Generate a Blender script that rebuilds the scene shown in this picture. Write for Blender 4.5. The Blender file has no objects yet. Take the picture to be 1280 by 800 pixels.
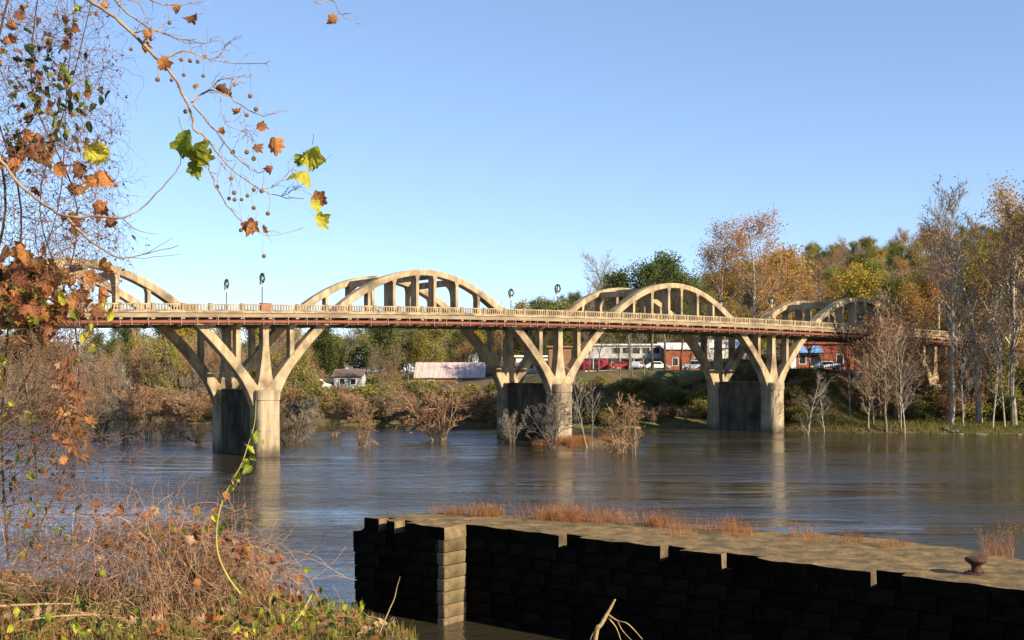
import bpy, bmesh, math, random
import numpy as np
from mathutils import Vector, Matrix, noise

# ------------------------------------------------------------------ camera, sky, sun, exposure
S = bpy.context.scene
COL = S.collection
F = 1414.0            # focal length in photograph pixels (1280 wide)
CAMZ = 8.6
HOR = 459.0
cam_d = bpy.data.cameras.new('camera'); cam = bpy.data.objects.new('camera', cam_d); COL.objects.link(cam)
cam.location = (0, 0, CAMZ); cam.rotation_euler = (math.pi/2, 0, 0)
cam_d.sensor_width = 36; cam_d.lens = 36*F/1280; cam_d.shift_y = (HOR-400)/1280
cam_d.clip_start = 0.1; cam_d.clip_end = 5000
S.camera = cam

SUN_EL, SUN_AZ = math.radians(25), math.radians(38.3)     # azimuth: from +x towards -y
w = bpy.data.worlds.new('World'); S.world = w; w.use_nodes = True
nt = w.node_tree
sky = nt.nodes.new('ShaderNodeTexSky'); sky.sky_type = 'NISHITA'; sky.sun_disc = False
sky.sun_elevation = SUN_EL; sky.sun_rotation = math.pi/2+SUN_AZ
sky.altitude = 60; sky.air_density = 0.7; sky.dust_density = 0.0; sky.ozone_density = 4.0
bg = nt.nodes['Background']; bg.inputs[1].default_value = 0.15
tint = nt.nodes.new('ShaderNodeMix'); tint.data_type = 'RGBA'; tint.blend_type = 'MULTIPLY'; tint.inputs[0].default_value = 1.0   # even colour balance of the whole sky
tint.inputs[7].default_value = (.97, 1.0, 1.06, 1); gm_ = nt.nodes.new('ShaderNodeGamma'); gm_.inputs[1].default_value = .7; nt.links.new(sky.outputs[0], gm_.inputs[0]); nt.links.new(gm_.outputs[0], tint.inputs[6]); nt.links.new(tint.outputs[2], bg.inputs[0])
sd = bpy.data.lights.new('sun', 'SUN'); sd.energy = 5.0; sd.angle = math.radians(0.5); sd.color = (1.0, 0.84, 0.61)
sun = bpy.data.objects.new('sun', sd); COL.objects.link(sun)
to_sun = Vector((math.cos(SUN_EL)*math.cos(SUN_AZ), -math.cos(SUN_EL)*math.sin(SUN_AZ), math.sin(SUN_EL)))
sun.rotation_euler = to_sun.to_track_quat('Z', 'Y').to_euler()
S.view_settings.view_transform = 'Standard'; S.view_settings.look = 'None'
S.view_settings.exposure = 1.1; S.view_settings.gamma = 1.0
S.view_settings.use_curve_mapping = False

R = random.Random(7)
NR = np.random.default_rng(11)
def W(px, py, Y): return Vector(((px-640)/F*Y, Y, CAMZ+(HOR-py)/F*Y))
def ss(t): t = min(1, max(0, t)); return t*t*(3-2*t)
def lerp(a, b, t): return a+(b-a)*t

# ------------------------------------------------------------------ materials
def mat(name, c1, c2=None, scale=3.0, rough=0.85, bump=0.0, detail=6, stretch=None, c3=None, scale3=0.6, leaf=False, objvar=0.0, metal=0.0, spec=0.25):
    m = bpy.data.materials.new(name); m.use_nodes = True
    n = m.node_tree; b = n.nodes['Principled BSDF']
    b.inputs['Roughness'].default_value = rough; b.inputs['Metallic'].default_value = metal
    b.inputs['Specular IOR Level'].default_value = spec
    tc = n.nodes.new('ShaderNodeTexCoord'); src = tc.outputs['Object']
    if stretch:
        mp = n.nodes.new('ShaderNodeMapping'); mp.inputs['Scale'].default_value = stretch
        n.links.new(src, mp.inputs[0]); vec = mp.outputs[0]
    else: vec = src
    out = None
    if c2:
        nz = n.nodes.new('ShaderNodeTexNoise'); nz.inputs['Scale'].default_value = scale; nz.inputs['Detail'].default_value = detail
        nz.inputs['Roughness'].default_value = 0.62
        n.links.new(vec, nz.inputs['Vector'])
        rp = n.nodes.new('ShaderNodeValToRGB'); n.links.new(nz.outputs[0], rp.inputs[0])
        rp.color_ramp.elements[0].position = 0.36; rp.color_ramp.elements[1].position = 0.66
        rp.color_ramp.elements[0].color = (*c1, 1); rp.color_ramp.elements[1].color = (*c2, 1)
        out = rp.outputs[0]
        if bump:
            bp = n.nodes.new('ShaderNodeBump'); bp.inputs['Strength'].default_value = bump; bp.inputs['Distance'].default_value = 0.1
            n.links.new(nz.outputs[0], bp.inputs['Height']); n.links.new(bp.outputs[0], b.inputs['Normal'])
        if c3:
            n3 = n.nodes.new('ShaderNodeTexNoise'); n3.inputs['Scale'].default_value = scale3; n3.inputs['Detail'].default_value = 5
            n.links.new(src, n3.inputs['Vector'])
            r3 = n.nodes.new('ShaderNodeValToRGB'); n.links.new(n3.outputs[0], r3.inputs[0])
            r3.color_ramp.elements[0].position = 0.45; r3.color_ramp.elements[1].position = 0.68
            mx = n.nodes.new('ShaderNodeMix'); mx.data_type = 'RGBA'
            n.links.new(r3.outputs[0], mx.inputs[0]); n.links.new(out, mx.inputs[6]); mx.inputs[7].default_value = (*c3, 1)
            out = mx.outputs[2]
    if objvar:
        oi = n.nodes.new('ShaderNodeObjectInfo'); hs = n.nodes.new('ShaderNodeHueSaturation')
        mr = n.nodes.new('ShaderNodeMapRange'); mr.inputs[3].default_value = 1-objvar; mr.inputs[4].default_value = 1+objvar
        n.links.new(oi.outputs['Random'], mr.inputs[0]); n.links.new(mr.outputs[0], hs.inputs['Value'])
        mr2 = n.nodes.new('ShaderNodeMapRange'); mr2.inputs[3].default_value = 0.5-0.04*objvar; mr2.inputs[4].default_value = 0.5+0.04*objvar
        ml = n.nodes.new('ShaderNodeMath'); ml.operation = 'FRACT'; mm = n.nodes.new('ShaderNodeMath'); mm.operation = 'MULTIPLY'; mm.inputs[1].default_value = 7.31
        n.links.new(oi.outputs['Random'], mm.inputs[0]); n.links.new(mm.outputs[0], ml.inputs[0]); n.links.new(ml.outputs[0], mr2.inputs[0])
        n.links.new(mr2.outputs[0], hs.inputs['Hue'])
        if out: n.links.new(out, hs.inputs['Color'])
        else: hs.inputs['Color'].default_value = (*c1, 1)
        out = hs.outputs[0]
    if out: n.links.new(out, b.inputs['Base Color'])
    else: b.inputs['Base Color'].default_value = (*c1, 1)
    if leaf:
        tr = n.nodes.new('ShaderNodeBsdfTranslucent'); ms = n.nodes.new('ShaderNodeMixShader'); ms.inputs[0].default_value = 0.45
        if out: n.links.new(out, tr.inputs[0])
        else: tr.inputs[0].default_value = (*c1, 1)
        o = n.nodes['Material Output']
        n.links.new(b.outputs[0], ms.inputs[1]); n.links.new(tr.outputs[0], ms.inputs[2]); n.links.new(ms.outputs[0], o.inputs[0])
    return m
M = {}
M['concrete'] = mat('weathered_concrete', (0.256, 0.189, 0.112), (0.433, 0.339, 0.211), 1.2, .9, .3, 8, (1.5, 1.5, .22), (.12, .09, .06), .5)
M['concrete_pier'] = mat('stained_pier_concrete', (.20, .155, .10), (.37, .30, .20), 1.1, .9, .3, 8, (1.6, 1.6, .25), (.10, .08, .055), .3)
def tide_mark(m, z0, z1, dark):
    n = m.node_tree; b = n.nodes['Principled BSDF']; src = b.inputs['Base Color'].links[0].from_socket
    g = n.nodes.new('ShaderNodeNewGeometry'); sp = n.nodes.new('ShaderNodeSeparateXYZ'); n.links.new(g.outputs['Position'], sp.inputs[0])
    nz = n.nodes.new('ShaderNodeTexNoise'); nz.inputs['Scale'].default_value = 1.7; nz.inputs['Detail'].default_value = 6; n.links.new(g.outputs['Position'], nz.inputs['Vector'])
    ad = n.nodes.new('ShaderNodeMath'); ad.operation = 'MULTIPLY_ADD'; ad.inputs[1].default_value = 1.1; n.links.new(nz.outputs[0], ad.inputs[0]); n.links.new(sp.outputs[2], ad.inputs[2])
    mr = n.nodes.new('ShaderNodeMapRange'); mr.inputs[1].default_value = z0+.55; mr.inputs[2].default_value = z1+.55; mr.inputs[3].default_value = dark; mr.inputs[4].default_value = 1
    n.links.new(ad.outputs[0], mr.inputs[0])
    mx = n.nodes.new('ShaderNodeMix'); mx.data_type = 'RGBA'; mx.blend_type = 'MULTIPLY'; mx.inputs[0].default_value = 1
    n.links.new(src, mx.inputs[6]); n.links.new(mr.outputs[0], mx.inputs[7]); n.links.new(mx.outputs[2], b.inputs['Base Color'])
tide_mark(M['concrete_pier'], .25, 1.1, .5)
M['concrete_web'] = mat('dark_web_concrete', (.05, .042, .032), (.13, .105, .075), 1.0, .9, .3, 8, (1, 1, .3), (.03, .026, .02), .3, spec=.05)  # pier web and coping, much darker than the columns
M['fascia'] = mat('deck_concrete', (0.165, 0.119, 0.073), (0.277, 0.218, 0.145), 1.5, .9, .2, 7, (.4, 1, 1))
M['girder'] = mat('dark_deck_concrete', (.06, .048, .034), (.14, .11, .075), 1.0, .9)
M['pipe'] = mat('rusty_pipe_paint', (0.136, 0.040, 0.022), (0.200, 0.068, 0.040), 1.0, .6, 0, 5, (.3, 1, 1))
M['steel'] = mat('bracket_steel', (.30, .24, .19), (.2, .13, .09), 4, .6)
M['lamp_metal'] = mat('lamp_metal', (.10, .12, .14), None, rough=.45, metal=.4)
M['globe'] = mat('lamp_globe', (.75, .75, .70), None, rough=.3)
M['wreath'] = mat('wreath_green', (.01, .035, .02), (.02, .07, .035), 18, .8)
M['bow'] = mat('white_ribbon', (.75, .72, .6), None, rough=.6)
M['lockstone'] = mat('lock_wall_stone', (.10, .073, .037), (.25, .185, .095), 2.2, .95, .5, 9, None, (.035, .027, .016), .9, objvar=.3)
M['lockshade'] = mat('shade_black_lock_stone', (.004, .0035, .003), (.014, .011, .008), 2.2, 1.0, .4, 9, objvar=.3, spec=0.0)  # lock stone with the front face's shade put into its near-black colour
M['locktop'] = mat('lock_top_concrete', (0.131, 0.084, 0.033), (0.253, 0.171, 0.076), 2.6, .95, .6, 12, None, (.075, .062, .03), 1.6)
M['rust'] = mat('rusted_iron', (.035, .018, .012), (.09, .045, .03), 8, .8, .3)
M['soil'] = mat('leaf_litter_soil', (.075, .05, .026), (.17, .11, .055), 3.5, .95, .5, 9, None, (.075, .085, .02), .35)
M['bankground'] = mat('far_bank_ground', (.075, .055, .025), (.15, .105, .05), .6, .95, 0, 9, None, (.085, .10, .022), .07)
M['tallgrass'] = mat('bank_grass', (.11, .12, .025), (.2, .165, .05), .4, .9, leaf=True)
M['drygrass'] = mat('dry_orange_grass', (.34, .135, .045), (.46, .24, .10), 3, .9, leaf=True, objvar=.15)
M['neargrass'] = mat('bank_top_grass', (.13, .15, .02), (.28, .20, .07), 2.5, .8, leaf=True)
M['litter'] = mat('dead_leaf_litter', (.16, .075, .03), (.36, .19, .09), 14, .9, leaf=True)
M['bark'] = mat('grey_brown_bark', (.09, .07, .05), (.20, .16, .115), 3, .95, objvar=.15)
M['bark_dark'] = mat('dark_bark', (.035, .027, .02), (.08, .06, .045), 3, .95, objvar=.15)
M['bark_pale'] = mat('pale_sycamore_bark', (.24, .20, .15), (.46, .41, .33), 1.2, .9, objvar=.1)
M['bark_mid'] = mat('grey_sycamore_bark', (.16, .13, .10), (.34, .29, .225), 1.0, .95, objvar=.12)
M['twig'] = mat('brown_twigs', (.19, .135, .08), (.30, .22, .14), .8, .95, objvar=.2)
M['twig_grey'] = mat('grey_twigs', (.14, .115, .09), (.25, .21, .165), .8, .95, objvar=.15)
M['twig_red'] = mat('russet_twigs', (.20, .115, .062), (.32, .195, .11), .8, .95, objvar=.2)
M['twig_dark'] = mat('dark_wet_twigs', (.03, .023, .016), (.07, .05, .035), .8, .95)
M['lf_orange'] = mat('orange_leaves', (0.302, 0.160, 0.044), (0.488, 0.284, 0.087), .9, .8, leaf=True, objvar=.2)
M['lf_gold'] = mat('golden_leaves', (0.270, 0.212, 0.026), (0.437, 0.329, 0.052), .9, .8, leaf=True, objvar=.2)
M['lf_olive'] = mat('olive_leaves', (0.160, 0.167, 0.036), (0.334, 0.290, 0.072), .7, .8, leaf=True, objvar=.25)
M['lf_green'] = mat('evergreen_leaves', (0.068, 0.095, 0.024), (0.149, 0.176, 0.047), .7, .8, leaf=True, objvar=.2)
M['lf_russet'] = mat('russet_leaves', (0.275, 0.150, 0.069), (0.400, 0.237, 0.125), .9, .8, leaf=True, objvar=.2)
M['L_orange'] = mat('dry_orange_leaf', (.36, .14, .035), (.56, .27, .09), 16, .7, .2, leaf=True, objvar=.2)
M['L_brown'] = mat('dry_brown_leaf', (.20, .08, .03), (.38, .18, .08), 16, .8, .2, leaf=True, objvar=.25)
M['L_yellow'] = mat('yellow_green_leaf', (.36, .36, .03), (.58, .52, .06), 12, .6, .2, leaf=True, objvar=.15)
M['L_green'] = mat('green_leaf', (.12, .17, .015), (.26, .30, .03), 12, .5, .2, leaf=True, objvar=.25)
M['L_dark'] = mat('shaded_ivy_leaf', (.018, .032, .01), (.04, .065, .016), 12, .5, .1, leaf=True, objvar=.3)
M['L_tan'] = mat('pale_tan_leaf', (.38, .24, .13), (.52, .36, .22), 14, .8, .2, leaf=True, objvar=.15)
M['ball'] = mat('seed_ball', (.17, .085, .03), (.33, .19, .08), 90, .95, .6)
M['syc_twig'] = mat('sycamore_twig', (.16, .10, .06), (.34, .25, .17), 9, .85, objvar=.05)
M['vine'] = mat('dry_purple_vine', (0.072, 0.036, 0.026), (0.176, 0.104, 0.068), 2.5, .9)
M['cane'] = mat('bramble_canes', (.20, .105, .058), (.43, .28, .16), 1.8, .85)
M['cane_green'] = mat('green_vine_stem', (.22, .22, .04), (.36, .30, .08), 9, .7)
M['deadwood'] = mat('dead_wood', (.28, .19, .08), (.45, .34, .18), 9, .9, .3)
M['redbrick'] = mat('painted_red_brick', (.20, .052, .028), (.29, .085, .045), 1.0, .85)
M['brown_brick'] = mat('brown_brick', (.19, .095, .055), (.27, .14, .085), 1.2, .9)
M['white_wall'] = mat('white_siding', (.58, .56, .52), (.70, .68, .64), .6, .8)
M['grey_wall'] = mat('grey_siding', (.32, .33, .33), (.45, .46, .45), .8, .8)
M['tin'] = mat('faded_tin_roof', (.42, .30, .26), (.60, .47, .42), .7, .6, 0, 5, (3, .3, 1))
M['roof_dark'] = mat('shingle_roof', (.11, .075, .06), (.18, .13, .11), 1.6, .9)
M['roof_white'] = mat('white_roof', (.6, .58, .55), (.7, .68, .66), 1, .7)
M['glass'] = mat('dark_window_glass', (.02, .025, .03), None, rough=.1, spec=.5)
M['awning'] = mat('blue_awning', (.10, .22, .50), (.15, .30, .60), 3, .7)
M['trim'] = mat('white_trim', (.7, .7, .68), None, rough=.6)
M['dumpster'] = mat('red_dumpster_paint', (.32, .035, .05), (.25, .03, .04), 3, .5)
M['wallstone'] = mat('pale_retaining_wall', (.42, .35, .22), (.55, .47, .32), 1.5, .9)
M['car_red'] = mat('red_car_paint', (.35, .02, .02), None, rough=.25, spec=.5)
M['car_white'] = mat('white_car_paint', (.75, .75, .75), None, rough=.25, spec=.5)
M['car_silver'] = mat('silver_car_paint', (.42, .45, .48), None, rough=.25, spec=.5)
M['car_blue'] = mat('dark_blue_car_paint', (.03, .05, .12), None, rough=.25, spec=.5)
M['tyre'] = mat('tyre_rubber', (.02, .02, .02), None, rough=.9)
M['rim'] = mat('wheel_rim', (.45, .45, .45), None, rough=.3, metal=.7)
M['lightlens'] = mat('headlight_lens', (.7, .7, .65), None, rough=.1, spec=.6)

def water_material():
    m = bpy.data.materials.new('muddy_river_water'); m.use_nodes = True; n = m.node_tree; b = n.nodes['Principled BSDF']
    tc = n.nodes.new('ShaderNodeTexCoord')
    def nz(sx, sy, detail, rot=0, rough=.55, dist=0):
        mp = n.nodes.new('ShaderNodeMapping'); mp.inputs['Scale'].default_value = (sx, sy, 1); mp.inputs['Rotation'].default_value = (0, 0, rot)
        n.links.new(tc.outputs['Object'], mp.inputs[0])
        t = n.nodes.new('ShaderNodeTexNoise'); t.inputs['Scale'].default_value = 1; t.inputs['Detail'].default_value = detail
        t.inputs['Roughness'].default_value = rough; t.inputs['Distortion'].default_value = dist
        n.links.new(mp.outputs[0], t.inputs['Vector']); return t
    col = nz(.03, .12, 4, .1)
    rp = n.nodes.new('ShaderNodeValToRGB'); n.links.new(col.outputs[0], rp.inputs[0])
    rp.color_ramp.elements[0].color = (.022, .021, .012, 1); rp.color_ramp.elements[1].color = (.044, .038, .022, 1)
    n.links.new(rp.outputs[0], b.inputs['Base Color'])
    b.inputs['Roughness'].default_value = .09; b.inputs['IOR'].default_value = 1.7; b.inputs['Specular Tint'].default_value = (.93, 1.0, 1.12, 1); b.inputs['Specular IOR Level'].default_value = .5
    big = nz(.10, .30, 3, .12, .5, .4); mid = nz(.6, 1.1, 4, .05, .65, 1.2); fine = nz(2.6, 4.2, 3, -.1, .6)
    gate = nz(.022, .07, 3, .1); gr = n.nodes.new('ShaderNodeMapRange'); gr.inputs[1].default_value = .42; gr.inputs[2].default_value = .58; gr.inputs[3].default_value = .3; gr.inputs[4].default_value = 1.4
    n.links.new(gate.outputs[0], gr.inputs[0])
    def mul(a, k):
        q = n.nodes.new('ShaderNodeMath'); q.operation = 'MULTIPLY'; n.links.new(a, q.inputs[0])
        if isinstance(k, float): q.inputs[1].default_value = k
        else: n.links.new(k, q.inputs[1])
        return q.outputs[0]
    def add(a, c):
        q = n.nodes.new('ShaderNodeMath'); q.operation = 'ADD'; n.links.new(a, q.inputs[0]); n.links.new(c, q.inputs[1]); return q.outputs[0]
    hsum = add(add(mul(big.outputs[0], .50), mul(mul(mid.outputs[0], .24), gr.outputs[0])), mul(mul(fine.outputs[0], .065), gr.outputs[0]))
    bp = n.nodes.new('ShaderNodeBump'); bp.inputs['Strength'].default_value = 1.0; bp.inputs['Distance'].default_value = 0.40
    n.links.new(hsum, bp.inputs['Height']); n.links.new(bp.outputs[0], b.inputs['Normal'])
    return m
M['water'] = water_material()

# ------------------------------------------------------------------ mesh helpers
class MB:
    def __init__(s): s.v = []; s.f = []; s.mi = []
    def face(s, idx, m=0): s.f.append(idx); s.mi.append(m)
    def box(s, x0, x1, y0, y1, z0, z1, m=0):
        o = len(s.v)
        s.v += [(x0,y0,z0),(x1,y0,z0),(x1,y1,z0),(x0,y1,z0),(x0,y0,z1),(x1,y0,z1),(x1,y1,z1),(x0,y1,z1)]
        for q in ((0,3,2,1),(4,5,6,7),(0,1,5,4),(1,2,6,5),(2,3,7,6),(3,0,4,7)): s.face(tuple(o+i for i in q), m)
        return s
    def ring_loft(s, rings, m=0, caps=True):
        o = len(s.v); k = len(rings[0])
        for r in rings: s.v += [tuple(p) for p in r]
        for i in range(len(rings)-1):
            for j in range(k):
                a = o+i*k+j; b = o+i*k+(j+1) % k
                s.face((a, b, b+k, a+k), m)
        if caps:
            s.face(tuple(o+j for j in reversed(range(k))), m); s.face(tuple(o+(len(rings)-1)*k+j for j in range(k)), m)
        return s
    def prism(s, poly, axis, a, b, m=0):
        def pt(p, t):
            if axis == 'y': return (p[0], t, p[1])
            if axis == 'x': return (t, p[0], p[1])
            return (p[0], p[1], t)
        return s.ring_loft([[pt(p, a) for p in poly], [pt(p, b) for p in poly]], m)
    def tube(s, pts, rad, k=5, m=0, cap=False):
        n = len(pts); o = len(s.v)
        ref = None
        for i in range(n):
            t = pts[min(i+1, n-1)]-pts[max(i-1, 0)]
            if t.length < 1e-9: t = Vector((0, 0, 1))
            t = t.normalized()
            if ref is None:
                ref = t.cross(Vector((0.31, 0.95, 0.05)))
                if ref.length < .05: ref = t.cross(Vector((1, 0, 0)))
            ref = (ref-t*ref.dot(t)); ref = ref.normalized() if ref.length > 1e-6 else t.orthogonal().normalized()
            bi = t.cross(ref); r = rad[i] if not isinstance(rad, (int, float)) else rad
            p = pts[i]
            for j in range(k):
                c = math.cos(2*math.pi*j/k)*r; q = math.sin(2*math.pi*j/k)*r
                s.v.append((p.x+ref.x*c+bi.x*q, p.y+ref.y*c+bi.y*q, p.z+ref.z*c+bi.z*q))
        for i in range(n-1):
            for j in range(k):
                a = o+i*k+j; b = o+i*k+(j+1) % k
                s.face((a, b, b+k, a+k), m)
        if cap:
            s.face(tuple(o+j for j in reversed(range(k))), m); s.face(tuple(o+(n-1)*k+j for j in range(k)), m)
        return s
    def lathe(s, prof, k=14, m=0, c=(0, 0, 0)):
        rings = []
        for r, z in prof: rings.append([(c[0]+r*math.cos(2*math.pi*j/k), c[1]+r*math.sin(2*math.pi*j/k), c[2]+z) for j in range(k)])
        return s.ring_loft(rings, m)
    def cards(s, C, size, rng, m=0, aspect=1.0, up=0.0):
        C = np.asarray(C, float); n = len(C)
        if n == 0: return s
        a = rng.normal(size=(n, 3)); a[:, 2] *= (1-up); a /= np.linalg.norm(a, axis=1)[:, None]
        b = rng.normal(size=(n, 3)); b -= a*(a*b).sum(1)[:, None]; b /= np.linalg.norm(b, axis=1)[:, None]
        sz = size*rng.uniform(.6, 1.35, size=(n, 1))
        a = a*sz*.5; b = b*sz*.5*aspect
        o = len(s.v)
        V = np.stack([C-a, C+b, C+a, C-b], 1).reshape(-1, 3)
        s.v += [tuple(p) for p in V.tolist()]
        s.f += [(o+4*i, o+4*i+1, o+4*i+2, o+4*i+3) for i in range(n)]; s.mi += [m]*n
        return s
    def mesh(s, name, mats, smooth=False):
        me = bpy.data.meshes.new(name); me.from_pydata([tuple(p) for p in s.v], [], s.f)
        for q in (mats if isinstance(mats, (list, tuple)) else [mats]): me.materials.append(q)
        if any(s.mi): me.polygons.foreach_set('material_index', s.mi)
        if smooth: me.polygons.foreach_set('use_smooth', [True]*len(me.polygons))
        me.update(); return me
    def build(s, name, mats, parent=None, smooth=False, loc=None):
        return link(name, s.mesh(name, mats, smooth), parent, loc)
def link(name, data, parent=None, loc=None, rot=None, scale=None):
    o = bpy.data.objects.new(name, data); COL.objects.link(o)
    if parent is not None: o.parent = parent
    if loc is not None: o.location = loc
    if rot is not None: o.rotation_euler = rot
    if scale is not None: o.scale = scale if not isinstance(scale, (int, float)) else (scale,)*3
    return o
def tag(o, label=None, cat=None, group=None, kind=None):
    if label: o['label'] = label
    if cat: o['category'] = cat
    if group: o['group'] = group
    if kind: o['kind'] = kind
    return o
def bevel(me, w=.02, seg=1):
    bm = bmesh.new(); bm.from_mesh(me); bmesh.ops.bevel(bm, geom=list(bm.edges), offset=w, segments=seg, affect='EDGES', clamp_overlap=True)
    bm.to_mesh(me); bm.free(); return me
def empty(name, loc=(0, 0, 0), rz=0):
    o = link(name, None, None, loc, (0, 0, rz)); o.empty_display_size = .5; return o
def fixnormals(me):
    bm = bmesh.new(); bm.from_mesh(me); bmesh.ops.recalc_face_normals(bm, faces=bm.faces); bm.to_mesh(me); bm.free(); return me

# ------------------------------------------------------------------ far bank terrain
SHX = [-700, -250, -82, -28, 0, 13, 21, 30, 37, 45, 65, 150, 700]
SHY = [300, 215, 181, 167, 165, 161, 161, 162, 154, 149, 144, 121, 60]
def shore(X): return float(np.interp(X, SHX, SHY))
def far_h(X, Y):
    d = Y-shore(X)
    s0 = float(np.interp(X, [-100, 0, 10, 45, 55], [3, 4, 2, 2, 14]))
    s1 = float(np.interp(X, [-100, 0, 10, 45, 55], [40, 34, 19, 21, 40]))
    top = float(np.interp(X, [-120, -20, 8, 60], [3.5, 5.0, 8.0, 8.2]))
    base = -2.5+3.4*ss((d+5)/7)
    h = base+(top-.9)*ss((d-s0)/(s1-s0))
    h += 43*ss((X+60)/240)*ss((Y-215)/200)
    h += 7*math.exp(-((X-92)**2+(Y-192)**2)/220.0)
    if d > 0:
        k = min(1, d/6)*(1-.85*math.exp(-((X-32)/26)**2-((Y-190)/26)**2))
        h += k*(.8*noise.noise((X*.06, Y*.06, 1.3))+.3*noise.noise((X*.25, Y*.25, 4.1)))
    return h
def make_terrain():
    xs = list(np.arange(-110, 111, 2.0)); a = 110
    while a < 900: a *= 1.13; xs = [-a]+xs+[a]
    ys = list(np.arange(126, 260, 2.0)); b = 260
    while b < 1300: ys.append(b); b = b+4+ (b-258)*.06
    ys = [20, 60, 90, 110]+ys
    mb = MB(); nx = len(xs)
    for y in ys:
        for x in xs: mb.v.append((x, y, far_h(x, y) if y > 60 or abs(x) > 200 else -3))
    for j in range(len(ys)-1):
        for i in range(nx-1):
            a = j*nx+i; mb.face((a, a+1, a+1+nx, a+nx))
    tag(mb.build('far_bank', M['bankground'], smooth=True), kind='structure')
make_terrain()
mb = MB(); mb.v = [(-2500, -300, 0), (2500, -300, 0), (2500, 2500, 0), (-2500, 2500, 0)]; mb.face((0, 1, 2, 3))
tag(mb.build('river', M['water']), kind='structure')

# ------------------------------------------------------------------ near bank (camera side)
def bank_edge_y(X): return float(np.interp(X, [-60, -20, -6.3, -4, -2.2, -1.57, -.87, 0, 3, 8, 60], [46, 26, 14, 13, 11.9, 11.1, 9.3, 8.0, 6.8, 6, 5]))
def near_h(X, Y):
    e = bank_edge_y(X); top = 7.0-.075*max(0, Y)+.12*noise.noise((X*.9, Y*.9, 0))+.05*noise.noise((X*3, Y*3, 2))
    d = Y-e
    if d < 0: return top
    return max(-2, top-.9*d*ss(d/1.2+.25)-.25*d)
def make_near():
    mb = MB(); xs = [-60, -45, -34, -26, -20, -16, -13]+list(np.arange(-11, 4.01, .2))+[5, 7, 10, 15, 25, 40, 60]
    ys = [-40, -20, -8, 0, 3]+list(np.arange(5, 22, .2))+[24, 27, 30, 35, 42, 50, 60, 75]
    nx = len(xs)
    for y in ys:
        for x in xs: mb.v.append((x, y, near_h(x, y)))
    for j in range(len(ys)-1):
        for i in range(nx-1):
            a = j*nx+i; mb.face((a, a+1, a+1+nx, a+nx))
    tag(mb.build('near_bank', M['soil'], smooth=True), kind='structure')
make_near()

# ------------------------------------------------------------------ bridge
TH = math.atan2(.5772, .8166); DSP = 36.0
BX, BY = -23.75, 109.4
def rail_z(x): return 15.1-.31*(x/DSP-1.2)**2
bridge = empty('arch_bridge', (BX, BY, 0), TH)
tag(bridge, 'long buff concrete bridge with pairs of arches rising above its deck', 'bridge')
def bworld(x, v, z=0):
    c, s = math.cos(TH), math.sin(TH); return Vector((BX+c*x-s*v, BY+s*x+c*v, z))
def blocal(X, Y):
    c, s = math.cos(TH), math.sin(TH); dx, dy = X-BX, Y-BY; return c*dx+s*dy, -s*dx+c*dy
RIBW = 1.2; RIBV = (0.0, 9.8)
X0, X1 = -1.55*DSP, 3.62*DSP
stations = list(np.linspace(X0, X1, 120))
def swept(name, v0, v1, d0, d1, m, parent=bridge):
    mb = MB(); rings = []
    for x in stations:
        r = rail_z(x); rings.append([(x, v0, r+d0), (x, v1, r+d0), (x, v1, r+d1), (x, v0, r+d1)])
    mb.ring_loft(rings); o = mb.build(name, M[m], parent); fixnormals(o.data); return o
swept('deck_slab', -1.02, 12.02, -1.24, -.86, 'fascia')
swept('curb', -1.12, -.62, -.855, -.70, 'concrete'); swept('curb', 11.62, 12.12, -.855, -.70, 'concrete')
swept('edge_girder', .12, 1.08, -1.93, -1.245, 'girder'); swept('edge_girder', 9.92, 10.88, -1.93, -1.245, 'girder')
swept('fascia_lip', -1.07, -1.025, -1.27, -1.16, 'fascia')
# pipe under the near edge
mb = MB(); mb.tube([Vector((x, -.93, rail_z(x)-1.70)) for x in stations], .185, 10)
pipe = mb.build('utility_pipe', M['pipe'], bridge, smooth=True)
REL = [-.335, -.2635, -.187, -.107, -.03, .03, .107, .187, .2635, .335]
beams = []
for sp in range(-2, 4):
    for q in REL: beams.append((sp+.5+q)*DSP)
    for q in (-.078, 0, .078): beams.append((sp+1+q)*DSP)
beams = sorted(b for b in set(round(b, 3) for b in beams) if X0 < b < X1)
bm_me = MB()
bm_me.prism([(-1.0, -1.245), (-1.0, -1.42), (.12, -1.97), (10.88, -1.97), (12.0, -1.42), (12.0, -1.245)], 'x', -.17, .17)
bm_me.box(-.19, .19, -.13, .10, -2.10, -1.90)
beam_mesh = fixnormals(bm_me.mesh('floor_beam', M['concrete']))
ub = MB()
ub.box(-.03, .03, -1.155, -1.125, -1.93, -1.25); ub.box(-.03, .03, -.735, -.705, -1.93, -1.25); ub.box(-.03, .03, -1.155, -.705, -1.96, -1.925)
ub_mesh = ub.mesh('pipe_bracket', M['steel'])
post_mb = MB(); post_mb.box(-.13, .13, -.13, .13, -.70, .0); post_mb.box(-.17, .17, -.17, .17, .0, .05)
post_mesh = bevel(post_mb.mesh('rail_post', M['concrete']), .015)
for x in beams:
    link('floor_beam', beam_mesh, bridge, (x, 0, rail_z(x)))
    for v in (-.86, 11.86): link('rail_post', post_mesh, bridge, (x, v, rail_z(x)))
bx = sorted([b for b in beams if True])
for i, x in enumerate(np.arange(X0+.7, X1-.5, 1.5)):
    link('pipe_bracket', ub_mesh, pipe, (x+ (.35 if i % 3 == 0 else -.12), 0, rail_z(x)))
panel_cache = {}
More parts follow.
